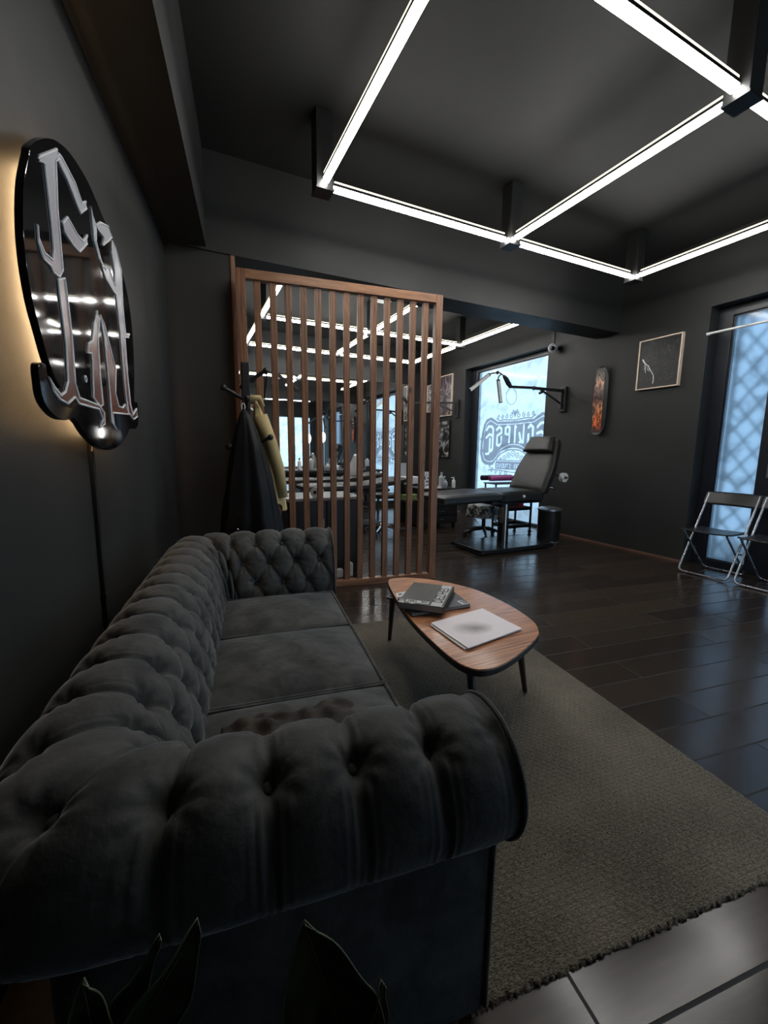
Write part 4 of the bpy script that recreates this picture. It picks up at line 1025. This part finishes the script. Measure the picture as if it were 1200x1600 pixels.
# ================================================================== TATTOO CHAIR
t = Thing('tattoo_chair', 'black padded hydraulic tattoo chair with raised backrest before the logo window', 'treatment chair', (3.40, 3.84, 0))
t.part('base_plate', MB().box(2.89, 3.98, 3.54, 4.13, 0.015, 0.060), M['satin'], bevel=0.006)
for x, y in ((2.95, 3.6), (2.95, 4.07), (3.92, 3.6), (3.92, 4.07)): t.part('foot_pad', MB().cyl((x, y, 0), (x, y, .016), .025), M['blackp'], smooth=True)
t.part('column_sleeve', MB().cyl((3.46, 3.86, .055), (3.46, 3.86, .36), .066, .062, 32), M['black'], smooth=True)
t.part('hydraulic_column', MB().cyl((3.44, 3.84, .30), (3.44, 3.84, .56), .048, None, 32).cyl((3.38, 3.74, .055), (3.38, 3.74, .56), .024), M['chrome'], smooth=True)
t.part('seat_frame', MB().box(3.10, 3.86, 3.66, 4.02, .545, .59).box(3.32, 3.58, 3.74, 3.94, .50, .55), M['black'], bevel=0.004)
def pad(x0, x1, y0, y1, z0, z1, fn=None, nx=26, ny=18, r=0.05):
    m = MB()
    def P(a, b, s):
        x = 2*a-1; y = 2*b-1; e = ((1-abs(x)**6)*(1-abs(y)**6))**0.5
        X = (x0+x1)/2+(x1-x0)/2*x; Yy = (y0+y1)/2+(y1-y0)/2*y; mid = (z0+z1)/2; h = (z1-z0)/2
        p = (X, Yy, mid+s*h*(0.45+0.55*e)); return fn(p) if fn else p
    m.grid(lambda a, b: P(a, b, 1), nx, ny).grid(lambda a, b: P(a, b, -1), nx, ny)
    per = [(i/(nx-1), 0) for i in range(nx-1)]+[(1, j/(ny-1)) for j in range(ny-1)]+[(1-i/(nx-1), 1) for i in range(nx-1)]+[(0, 1-j/(ny-1)) for j in range(ny-1)]
    K = len(per); m.add([P(a, b, 1) for a, b in per]+[P(a, b, -1) for a, b in per], [(i, (i+1) % K, K+(i+1) % K, K+i) for i in range(K)])
    return m
t.part('seat_pad', pad(3.20, 3.83, 3.61, 4.20, .545, .70), M['leather'], smooth='full')
def ltaper(p):
    f = max(0, min(1, (3.22-p[0])/0.75)); cy = 3.91
    return (p[0], cy+(p[1]-cy)*(1-.12*f), p[2]-0.02*f)
t.part('leg_rest', pad(2.43, 3.22, 3.59, 4.22, .575, .70, ltaper), M['leather'], smooth='full')
BA = radians(65); bx0, bz0 = 3.80, 0.68
def bk_fn(p):      # p: x = along the back 0..L, z = thickness
    x, y, z = p; f = x/0.72; cy = 3.90; w = 1.0 if f < .35 else 1-.38*((f-.35)/.65)**1.3
    return (bx0+x*cos(BA)-z*sin(BA), cy+(y-cy)*w, bz0+x*sin(BA)+z*cos(BA))
t.part('backrest', pad(0, .70, 3.60, 4.20, -.10, .0, bk_fn), M['leather'], smooth='full')
t.part('headrest', pad(.50, .70, 3.62, 4.18, -.005, .075, bk_fn, r=.02), M['leather'], smooth='full')
t.part('back_plate', pad(.03, .69, 3.63, 4.17, -.125, -.095, bk_fn), M['black'], smooth='full')
t.part('side_knob', MB().cyl((3.52, 3.615, .635), (3.52, 3.595, .635), .016), M['white'], smooth=True)
m = MB().bar((3.82, 3.70, .60), (4.02, 3.70, .70), .03, .03).cyl((4.02, 3.64, .70), (4.02, 4.1, .70), .02)
t.part('recline_hinge', m, M['chrome'], smooth=True)
t = Thing('film_roll', 'white roll hanging on the back of the tattoo chair', 'roll', (4.31, 3.80, .83))
rl = MB()
ring = [(0.022, -.025), (0.058, -.025), (0.058, .025), (0.022, .025), (0.022, -.025)]
rl.lathe(ring, (4.31, 3.76, .83), 28, Matrix.Rotation(radians(90), 3, 'X'))
t.part('roll', rl, M['white'], smooth=True)
t.part('holder_bar', MB().cyl((4.15, 3.78, .88), (4.31, 3.78, .83), .008).cyl((4.31, 3.70, .83), (4.31, 3.82, .83), .012), M['black'], smooth=True)
t.part('holder_knob', MB().ball((4.23, 3.70, .83), .02), M['white'], smooth='full')

# pedal bin
t = Thing('pedal_bin', 'round black waste bin with metal rim behind the tattoo chair', 'bin', (4.20, 3.82, 0))
t.part('bin_body', MB().lathe([(.0, .0), (.125, .0), (.135, .02), (.140, .40), (.142, .415)], (4.20, 3.84, 0), 32), M['blackp'], smooth=True)
t.part('bottom_ring', MB().lathe([(.130, .0), (.139, .0), (.139, .022), (.130, .022)], (4.20, 3.84, 0), 32), M['steel'], smooth=True)
t.part('rim', MB().lathe([(.136, .41), (.148, .412), (.148, .43), (.136, .435)], (4.20, 3.84, 0), 32), M['steel'], smooth=True)
t.part('lid', MB().lathe([(.14, .43), (.12, .445), (.06, .455), (.0, .457)], (4.20, 3.84, 0), 32), M['steel'], smooth=True)

# rolling work stool (five-star base) behind the tattoo chair
def caster(m, x, y, s=1.0):
    m.cyl((x-.012*s, y, .026*s), (x+.012*s, y, .026*s), .026*s, None, 16)
def stool(label, x, y, h, seatm, back=False, rz=0.3, chrome=True, group=None):
    t = Thing('rolling_stool', label, 'stool', (x, y, 0), group)
    m = MB()
    for k in range(5):
        a = rz+2*pi*k/5; ex, ey = x+.27*cos(a), y+.27*sin(a)
        lg = MB().tube([(x+.03*cos(a), y+.03*sin(a), .115), (x+.15*cos(a), y+.15*sin(a), .10), (ex, ey, .065)], [.024, .020, .015], n=8)
        L = t.part('base_leg', lg, M['chrome'] if chrome else M['black'], smooth=True)
        c = MB(); caster(c, ex, ey, 1.1); c.cyl((ex, ey, .04), (ex, ey, .07), .008); t.part('caster', c, M['blackp'], parent=L, smooth=True)
    t.part('gas_lift', MB().cyl((x, y, .10), (x, y, .27), .026).cyl((x, y, .25), (x, y, h-.05), .014), M['chrome'] if chrome else M['black'], smooth=True)
    t.part('seat', MB().lathe([(0, h-.07), (.10, h-.07), (.175, h-.06), (.19, h-.03), (.18, h-.005), (.12, h), (0, h)], (x, y, 0), 32), seatm, smooth=True)
    if back:
        t.part('back_support', MB().tube([(x+.12, y, h-.05), (x+.24, y, h), (x+.25, y, h+.22)], .012).box(x+.235, x+.265, y-.15, y+.15, h+.12, h+.28), M['black'], bevel=0.006)
    return t
M['speck'] = artmat('spotted_grey_fabric', [(0.45, (0.02, 0.02, 0.02)), (0.55, (0.35, 0.34, 0.32))], 22, 0.5)
stool('black rolling stool with spotted seat cloth tucked behind the tattoo chair column', 3.62, 4.42, .44, M['blackp'], chrome=False, rz=2.9)
t = Thing('spotted_cloth', 'black cloth with pale spots draped over the stool behind the chair column', 'cloth', (3.62, 4.42, .44))
def drape(a, b):
    th = 2*pi*a; r = .20+.02*sin(5*th)+.012*sin(9*th)
    if b < .35: rr = r*b/.35; z = .446
    else: rr = r+.03*(b-.35)/.65*(1+.5*sin(7*th)); z = .446-.17*(b-.35)/.65
    return (3.62+rr*cos(th), 4.42+rr*sin(th), z+.004)
t.part('cloth_sheet', MB().grid(drape, 64, 16, cu=True), M['speck'], smooth='full')

def trolley(label, x0, x1, y0, y1, h, shelves=3, group=None, body=False):
    t = Thing('wheeled_trolley', label, 'trolley', ((x0+x1)/2, (y0+y1)/2, 0), group)
    for x in (x0, x1):
        for y in (y0, y1):
            p = t.part('corner_post', MB().box(x-.011, x+.011, y-.011, y+.011, .055, h), M['black'])
            c = MB(); caster(c, x, y); c.cyl((x, y, .03), (x, y, .06), .007); t.part('caster', c, M['blackp'], parent=p, smooth=True)
    for k in range(shelves):
        z = .09+(h-.11)*k/(shelves-1)
        m = MB().box(x0, x1, y0, y1, z, z+.008)
        for q in ((x0, x0+.006, y0, y1), (x1-.006, x1, y0, y1), (x0, x1, y0, y0+.006), (x0, x1, y1-.006, y1)): m.box(*q, z, z+.045)
        t.part('tray', m, M['black'])
    return t
trolley('small black tray trolley with a red tray inside standing by the window behind the chair', 3.98, 4.40, 4.36, 4.66, .60)
M['red'] = mat('red_plastic', (0.45, 0.03, 0.035), 0.4, noise=0.1)
M['pinkr'] = mat('magenta_foil_roll', (0.50, 0.10, 0.33), 0.45, noise=0.15)
single('red_tray', MB().box(3.98, 4.30, 4.40, 4.62, .375, .40).box(3.98, 4.30, 4.40, 4.41, .40, .44).box(3.98, 4.30, 4.61, 4.62, .40, .44), M['red'], 'red tray lying on the middle shelf of the small trolley', 'tray', (4.14, 4.51, .375), bevel=0.003)
for y, z, mt, lb in ((4.50, .69, 'pinkr', 'magenta paper roll lying in front of the window behind the chair back'), (4.60, .695, 'black', 'black paper roll lying beside the magenta roll by the window')):
    t = Thing('paper_roll', lb, 'roll', (3.98, y, z))
    t.part('roll_body', MB().cyl((3.76 if mt == 'pinkr' else 3.70, y, z+.09), (4.22, y, z+.09), .036, None, 24), M[mt], smooth=True)
    t.part('roll_core', MB().cyl((3.75 if mt == 'pinkr' else 3.69, y, z+.09), (4.23, y, z+.09), .016, None, 16), M['blackp'], smooth=True)
t = Thing('roll_stand', 'low black stand carrying the paper rolls by the window', 'stand', (3.98, 4.55, .60))
t.part('stand_top', MB().box(3.80, 4.30, 4.42, 4.68, .70, .715), M['black']);
for x in (3.82, 4.28):
    for y in (4.44, 4.66): t.part('stand_leg', MB().box(x-.008, x+.008, y-.008, y+.008, .60, .70), M['black'])
t.part('stand_rail', MB().box(3.80, 4.30, 4.42, 4.43, .60, .61).box(3.80, 4.30, 4.67, 4.68, .60, .61), M['black'])
# folded frame leaning low by the logo window
t = Thing('folding_rack', 'thin black folding rack standing low before the logo window', 'rack', (4.55, 5.6, 0))
t.part('rack_leg', MB().bar((4.5, 5.15, .01), (4.5, 5.75, .34), .016, .016), M['black'])
t.part('rack_leg', MB().bar((4.5, 5.75, .01), (4.5, 5.15, .34), .016, .016), M['black'])
t.part('rack_top', MB().bar((4.5, 5.1, .34), (4.5, 5.8, .34), .02, .012).bar((4.5, 5.2, .17), (4.5, 5.7, .17), .012, .012), M['black'])

# ================================================================== REAR ROOM FURNITURE
def drawer_unit(label, x0, x1, y0, y1, h, nd=4, group=None):
    t = Thing('drawer_unit', label, 'drawer unit', ((x0+x1)/2, (y0+y1)/2, 0), group)
    t.part('body', MB().box(x0, x1, y0, y1, .07, h-.02), M['blackp'], bevel=0.004)
    t.part('top', MB().box(x0-.01, x1+.01, y0-.01, y1+.01, h-.02, h), M['blackp'], bevel=0.004)
    for k in range(nd):
        z0 = .09+(h-.13)*k/nd; z1 = .09+(h-.13)*(k+1)/nd-.012
        d = t.part('drawer', MB().box(x0+.015, x1-.015, y0-.016, y0, z0, z1), M['blackp'], bevel=0.003)
        t.part('handle', MB().box((x0+x1)/2-.06, (x0+x1)/2+.06, y0-.03, y0-.016, (z0+z1)/2-.005, (z0+z1)/2+.005), M['steel'], parent=d)
    for x in (x0+.04, x1-.04):
        for y in (y0+.04, y1-.04):
            c = MB(); caster(c, x, y, 1.2); c.cyl((x, y, .04), (x, y, .072), .009); t.part('caster', c, M['blackp'], smooth=True)
    return t
drawer_unit('black drawer unit on castors carrying bottles, right of the slatted screen', 3.10, 3.70, 5.14, 5.66, .60)
# things on it
M['clear'] = mat('clear_grey_plastic', (0.35, 0.37, 0.38), 0.15, spec=0.6)
M['skin'] = mat('pale_green_plastic', (0.16, 0.24, 0.08), 0.4)
def bottle(x, y, z, r, h, m, label, cap='blackp', group=None, pump=False):
    t = Thing('bottle', label, 'bottle', (x, y, z), group)
    t.part('bottle_body', MB().lathe([(0, 0), (r*.9, 0), (r, .01), (r, h*.62), (r*.85, h*.72), (r*.38, h*.80), (r*.38, h*.88)], (x, y, z), 20), M[m], smooth=True)
    cp = MB().lathe([(r*.42, h*.86), (r*.42, h), (0, h)], (x, y, z), 16)
    if pump: cp.bar((x, y, z+h), (x-.045, y, z+h-.004), .012, .010)
    t.part('cap', cp, M[cap], smooth=True)
bottle(3.46, 5.24, .60, .040, .235, 'clear', 'tall clear spray bottle on the black drawer unit beside the screen post', 'clear')
bottle(3.56, 5.28, .60, .034, .125, 'clear', 'short squat clear bottle between the tall and the white bottle', 'clear')
bottle(3.655, 5.20, .60, .026, .155, 'white', 'white pump bottle nearest the window on the black drawer unit', 'white', pump=True)
bottle(3.60, 5.36, .60, .018, .165, 'blackp', 'slim dark bottle with white cap behind the white pump bottle', 'white')
t = Thing('paper_pad', 'white paper sheets lying on the black drawer unit', 'paper', (3.32, 5.24, .60))
t.part('sheets', MB().box(3.20, 3.42, 5.16, 5.30, .60, .618), M['paper'])
t = Thing('printed_board', 'black and white patterned board leaning on the black drawer unit', 'board', (3.33, 5.42, .60))
t.part('board_face', MB().bar((3.24, 5.40, .72), (3.44, 5.44, .72), .012, .23), artmat('line_drawing_print', [(0.44, (0.02, 0.02, 0.02)), (0.5, (0.75, 0.75, 0.78))], 16, 3, 9))
t.part('board_rim', MB().bar((3.44, 5.43, .60), (3.46, 5.43, .84), .014, .014), M['black'])
t = Thing('stencil_printer', 'white box-shaped device with slanted screen behind the last slats', 'machine', (3.2, 5.85, .0))
t.part('pedestal', MB().box(3.13, 3.36, 5.78, 6.0, 0.0, .62), M['blackp'], bevel=.004)
t.part('device_body', MB().box(3.12, 3.37, 5.76, 5.98, .62, .74), M['white'], bevel=.01)
t.part('screen', MB().bar((3.13, 5.94, .84), (3.35, 5.94, .84), .015, .22), M['clear'], bevel=.003)
t = Thing('green_box', 'pale green box on the lower level behind the right slats', 'box', (2.98, 5.3, .44))
t.part('box_body', MB().box(2.84, 3.06, 5.20, 5.34, .44, .50), M['skin'], bevel=.003); t.part('box_lid', MB().box(2.835, 3.065, 5.195, 5.345, .50, .512), M['skin'])
t = Thing('side_stand', 'small black stand under the pale green box', 'stand', (2.95, 5.27, 0))
t.part('stand_plate', MB().box(2.82, 3.07, 5.18, 5.36, .42, .44), M['black']); t.part('stand_column', MB().cyl((2.95, 5.27, .02), (2.95, 5.27, .42), .015), M['chrome'], smooth=True); t.part('stand_foot', MB().lathe([(0, 0), (.13, 0), (.13, .012), (.02, .022), (0, .022)], (2.95, 5.27, 0)), M['black'], smooth=True)

stool('chrome-footed black rolling stool seen low between the right slats', 2.47, 5.15, .56, M['leather'], rz=.1)

# black cabinet directly behind the screen
t = Thing('black_cabinet', 'deep black cabinet with grey top directly behind the slatted screen', 'cabinet', (1.15, 3.85, 0))
t.part('carcass', MB().box(.80, 1.49, 3.60, 4.12, .0, .685), M['blackp'], bevel=.003)
t.part('cabinet_top', MB().box(.785, 1.505, 3.585, 4.135, .685, .71), mat('grey_laminate', (0.22, 0.22, 0.21), 0.4, noise=.05), bevel=.002)
for x0, x1 in ((.81, 1.14), (1.15, 1.48)):
    d = t.part('door', MB().box(x0, x1, 3.582, 3.60, .02, .675), M['blackp'], bevel=.002)
    xh = x1-.03 if x0 < 1 else x0+.03
    t.part('handle', MB().box(xh-.005, xh+.005, 3.565, 3.582, .40, .52), M['steel'], parent=d)
t = Thing('tissue_roll', 'white tissue roll lying on the grey-topped black cabinet', 'roll', (1.10, 3.72, .71))
t.part('tissue', MB().cyl((1.06, 3.66, .755), (1.13, 3.76, .755), .045, None, 24), M['paper'], smooth=True)
t.part('roll_core', MB().cyl((1.057, 3.656, .755), (1.133, 3.764, .755), .016, None, 16), M['blackp'], smooth=True)
single('white_stylus', MB().bar((1.35, 3.70, .716), (1.45, 3.74, .716), .012, .010), M['white'], 'thin white pen lying on the right end of the black cabinet', 'pen', (1.40, 3.72, .71))
for x, w, lb in ((1.09, .05, 'small white box on the floor against the screen rail, left one'), (1.22, .06, 'small white box on the floor against the screen rail, middle one'), (1.33, .03, 'narrow white box on the floor against the screen rail, right one')):
    single('white_box', MB().box(x-w/2, x+w/2, 3.44, 3.50, 0, .07 if w > .04 else .12), M['white'], lb, 'box', (x, 3.47, 0), bevel=.003)

# padded beds in the middle of the rear room
def bed(label, x0, x1, y0, y1, z, rz=0, grp=None):
    t = Thing('treatment_bed', label, 'treatment bed', ((x0+x1)/2, (y0+y1)/2, 0), grp)
    L = x1-x0
    t.part('leg_pad', pad(x0, x0+L*.36, y0, y1, z-.09, z), M['leather'], smooth='full')
    t.part('seat_pad', pad(x0+L*.37, x0+L*.63, y0, y1, z-.09, z+.005), M['leather'], smooth='full')
    t.part('back_pad', pad(x0+L*.64, x1, y0, y1, z-.08, z+.02, lambda p: (p[0], p[1], p[2]+max(0, p[0]-x0-L*.64)*.12)), M['leather'], smooth='full')
    t.part('lift_column', MB().cyl(((x0+x1)/2, (y0+y1)/2, .06), ((x0+x1)/2, (y0+y1)/2, z-.12), .055, None, 24), M['chrome'], smooth=True)
    t.part('bed_frame', MB().box(x0+.25, x1-.25, y0+.12, y1-.12, z-.13, z-.09), M['black'])
    t.part('base_plate', MB().box(x0+L*.22, x1-L*.22, y0+.02, y1-.02, 0.01, .06), M['black'], bevel=.006)
bed('flat black padded treatment bed in the middle of the rear room', 1.45, 3.05, 5.52, 6.05, .66)
bed('flat black padded treatment bed nearest the mirror', 1.35, 3.0, 6.27, 6.76, .70)
stool('black rolling stool standing left in front of the treatment beds', 1.25, 5.10, .52, M['leather'], rz=.5)
stool('black rolling stool with backrest at the mirror counter', 2.85, 7.10, .58, M['leather'], back=True, rz=.8, chrome=False)
# counter along the mirror
t = Thing('mirror_counter', 'long black counter running along the foot of the wall mirror', 'counter', (1.9, 7.60, 0))
t.part('counter_top', MB().box(.45, 3.55, 7.40, 7.755, .74, .775), M['blackp'], bevel=.003)
for x in (.50, 1.5, 2.5, 3.45): t.part('leg', MB().box(x-.02, x+.02, 7.44, 7.48, 0, .74), M['black'])
t.part('back_rail', MB().box(.50, 3.45, 7.72, 7.745, .60, .70), M['black'])
random.seed(11)
items = [('white paper towel roll standing on the mirror counter, left part', 1.35, 'roll'), ('white cleaning bottle on the mirror counter, left of the oval lamp', 1.9, 'b'), ('grey canister on the mirror counter near its middle', 2.12, 'c'), ('small white jar on the mirror counter, third from the window end', 2.6, 'j'), ('white squeeze bottle on the mirror counter toward the window end', 3.0, 'b'), ('grey flask at the window end of the mirror counter', 3.25, 'c')]
for lb, x, k in items:
    if k == 'roll':
        t = Thing('towel_roll', lb, 'roll', (x, 7.55, .775)); t.part('towel', MB().lathe([(.02, 0), (.06, 0), (.06, .22), (.02, .22), (.02, 0)], (x, 7.55, .775)), M['paper'], smooth=True)
        t.part('spindle', MB().cyl((x, 7.55, .775), (x, 7.55, 1.03), .008), M['black'], smooth=True)
    elif k == 'b': bottle(x, 7.54, .775, .035, .22, 'white', lb)
    elif k == 'c': bottle(x, 7.56, .775, .045, .26, 'clear', lb, 'black')
    else: bottle(x, 7.52, .775, .045, .11, 'white', lb, 'white')
# oval lamp in front of the mirror
t = Thing('oval_lamp', 'glowing oval lamp on a thin black stand before the mirror', 'lamp', (2.28, 7.30, .0))
t.part('lamp_shade', MB().ball((2.28, 7.30, 1.37), .055, (.75, .75, 1.6), 20, 12), emis('lit_oval_glass', (1.0, 0.98, 0.93), 5.0), smooth='full')
t.part('stand_pole', MB().cyl((2.28, 7.30, .02), (2.28, 7.30, 1.27), .009), M['black'], smooth=True)
t.part('stand_base', MB().lathe([(0, 0), (.14, 0), (.14, .012), (.02, .025), (0, .025)], (2.28, 7.30, 0)), M['black'], smooth=True)
t = Thing('monitor_stand', 'tall grey-white draped cloth bundle before the mirror between the slats', 'cloth bundle', (2.55, 6.2, 0.7))
def bundle(a, b):
    th = 2*pi*a; r = (.13-.10*b**1.5)*(1+.12*sin(4*th+3*b)); return (2.58+r*cos(th), 6.50+r*.7*sin(th), .715+.34*b)
t.part('cloth_body', MB().grid(bundle, 32, 12, cu=True), mat('grey_white_cloth', (0.30, 0.29, 0.27), 0.8, noise=.2, nscale=6), smooth='full')
t.part('cloth_tip', MB().ball((2.58, 6.50, 1.055), .033, (1, .7, .8)), M['paper'], smooth='full')
t.o.name = 'cloth_bundle'
# monitor arm lamp copies seen through the slats, left wall side
c = copy_tree(L1.o); c.location = (-0.052, 6.2, 1.94); c.rotation_euler = (0, 0, radians(180-12)); c['label'] = 'black wall-mounted arm lamp on the inner wall behind the coats'

# ================================================================== COAT RACK AND COATS
t = Thing('coat_rack', 'black wooden coat stand between the sofa and the slatted screen', 'coat rack', (0.395, 2.92, 0))
CX, CY = 0.390, 2.92
t.part('pole', MB().box(CX-.024, CX+.024, CY-.024, CY+.024, .03, 1.69), M['black'], bevel=.004)
def hook(z, ang, l=.15, rise=.075):
    d = Vector((cos(ang), sin(ang), 0)); p = Vector((CX, CY, z)); q = p+d*l+Vector((0, 0, rise))
    h = t.part('peg', MB().cyl(p, q, .013, .012), M['black'], smooth=True)
    t.part('peg_knob', MB().ball(q, .020), M['black'], parent=h, smooth='full')
hook(1.56, radians(-15), .13, .085); hook(1.45, radians(190), .14, .07); hook(1.48, radians(90)); hook(1.40, radians(-95), .13, .05)
hook(1.14, radians(-20), .15, .075); hook(1.10, radians(165), .12, .05)
for a in (0.3, 1.9, 3.5, 5.1):
    t.part('foot', MB().bar((CX, CY, .05), (CX+.20*cos(a), CY+.20*sin(a), .018), .03, .03), M['black'], bevel=.003)
M['blackcoat'] = mat('black_waxed_fabric', (0.004, 0.004, 0.005), 0.45, noise=.3, nscale=5, bump=.25, bscale=18, spec=.22)
M['tan'] = mat('mustard_tan_fabric', (0.55, 0.42, 0.20), 0.75, noise=.12, nscale=6, bump=.2, bscale=14, sheen=.2)
def coat(nm, lb, apex, base_c, rx, ry, z0, z1, m, ph, folds=9, lean=(0, 0), cat='coat'):
    def f(a, b):
        th = 2*pi*a; s = b**0.62
        amp = 0.10*b**.5; k = 1+amp*(sin(folds*th+ph)+.5*sin((folds*2+1)*th+2.3*ph+2*b))+.02*sin(17*b+3*th)
        x = apex[0]+(base_c[0]-apex[0])*s+rx*s*cos(th)*k; y = apex[1]+(base_c[1]-apex[1])*s+ry*s*sin(th)*k
        z = z1-(z1-z0)*b+.012*sin(folds*th+ph)*b
        return (x, y, z-.03*b*cos(2*th))
    t = Thing(nm, lb, cat, (base_c[0], base_c[1], z0))
    body = t.part('coat_body', MB().grid(f, 160, 60, cu=True), M[m], smooth='full')
    md = body.modifiers.new('s', 'SOLIDIFY'); md.thickness = .006
    return t, f
tb, fb = coat('black_coat', 'long black coat hanging from the front of the coat stand', (.352, 2.765), (.375, 2.70), .205, .12, .52, 1.385, 'blackcoat', 1.0, folds=5)
tb.part('hanging_loop', MB().tube([(.352+.010*cos(a), 2.77, 1.395+.022*sin(a)) for a in [2*pi*i/12 for i in range(12)]], .003, n=6, closed=True), M['white'], smooth=True)
tb.part('metal_stud', MB().ball((.27, 2.575, .66), .008), M['chrome'], smooth='full')
def sleeve(p, r0, r1, m, th): th.part('sleeve', MB().tube(p, [r0+(r1-r0)*i/(len(p)-1) for i in range(len(p))], n=20, flat=1.0), M[m], smooth='full')
tt, ft = coat('mustard_jacket', 'mustard tan jacket hanging behind the black coat on the coat stand', (.455, 3.02), (.545, 3.04), .115, .09, .72, 1.475, 'tan', 2.2, folds=6, cat='jacket')
sleeve([(.49, 2.98, 1.36), (.55, 2.96, 1.18), (.60, 2.96, 1.0), (.625, 2.97, .80)], .045, .035, 'tan', tt)
tt.part('collar', MB().tube([(.40, 3.0, 1.44), (.43, 2.96, 1.475), (.48, 2.96, 1.475), (.51, 3.0, 1.43)], [.014, .022, .022, .014], n=12), M['tan'], smooth='full')

# ================================================================== PLANT at the foot of the view (UF frame)
M['leaf'] = mat('dark_green_leaf', (0.024, 0.046, 0.022), 0.28, noise=.25, nscale=10, spec=.5)
M['leafedge'] = mat('pale_leaf_edge', (0.10, 0.13, 0.07), 0.4)
M['pot'] = mat('dark_ceramic_pot', (0.02, 0.02, 0.022), 0.35, noise=.1)
t = Thing('potted_plant', 'dark broad-leaved rubber plant in front of the near sofa arm', 'plant', (0.49, 0.40, 0), frame=UF)
PX, PY = 0.49, 0.40
t.part('pot', MB().lathe([(0, 0), (.085, 0), (.10, .02), (.125, .21), (.135, .22), (.135, .235), (.115, .235), (.11, .21), (0, .21)], (PX, PY, 0), 36), M['pot'], smooth=True)
t.part('soil', MB().lathe([(0, .205), (.11, .205), (.11, .214), (0, .216)], (PX, PY, 0), 24), mat('potting_soil', (0.02, 0.013, 0.009), .95, bump=.8), smooth=True)
def leaf(base, tip, width, nrm, fold=0.25, bend=0.0):
    base = Vector(base); tip = Vector(tip); ax = tip-base; L = ax.length; ax.normalize()
    n = Vector(nrm); n = (n-ax*n.dot(ax)).normalized(); sd = ax.cross(n)
    def f(a, b):
        w = width*(sin(pi*min(1, a*0.97+.02))**.75)*(1-.25*a) if a < 1 else 0.0
        if a > .96: w *= (1-a)/.04
        y = 2*b-1
        return base+ax*(L*a)+sd*(y*w)+n*(abs(y)*w*fold*1.2-bend*sin(pi*a)+.003*sin(20*a)*y)
    st = t.part('stem', MB().tube([(PX, PY, .21), ((PX+base.x)/2, (PY+base.y)/2, (.21+base.z)/2-.0), tuple(base)], [.007, .006, .004], n=8), M['leaf'], smooth=True)
    o = t.part('leaf', MB().grid(f, 28, 13), M['leaf'], smooth='full'); md = o.modifiers.new('s', 'SOLIDIFY'); md.thickness = .0012
    ed = [f(i/27, 0) for i in range(28)]+[f(i/27, 1) for i in range(26, -1, -1)]
    t.part('pale_edge', MB().tube(ed, .0010, n=5), M['leafedge'], parent=o, smooth='full')
    t.part('midrib', MB().tube([Vector(f(i/20, .5))+n*.001 for i in range(21)], [.0022*(1-.7*i/20) for i in range(21)], n=6), M['leafedge'], parent=o, smooth='full')
leaf((.612, .44, .44), (.558, .40, .702), .054, (-.1, -1, .25), .35)       # tall leaf
leaf((.36, .42, .54), (.470, .40, .738), .034, (.55, -1, .3), .45)       # leaf left of it
leaf((.345, .43, .56), (.440, .405, .728), .018, (.6, -1, .1), .4)
leaf((.395, .40, .58), (.386, .40, .715), .024, (0, -1, .5), .3)
leaf((.40, .41, .56), (.352, .39, .700), .038, (-.2, -.8, .9), .2)
leaf((.42, .40, .55), (.362, .36, .665), .040, (.2, -.6, 1), .2)
leaf((.47, .41, .50), (.520, .37, .645), .034, (.2, -.7, .8), .2)
leaf((.60, .42, .44), (.634, .40, .602), .022, (.5, -1, .3), .4)
leaf((.52, .33, .40), (.58, .25, .52), .035, (.2, -.6, 1), .2)
leaf((.44, .32, .42), (.38, .24, .53), .035, (-.2, -.6, 1), .2)
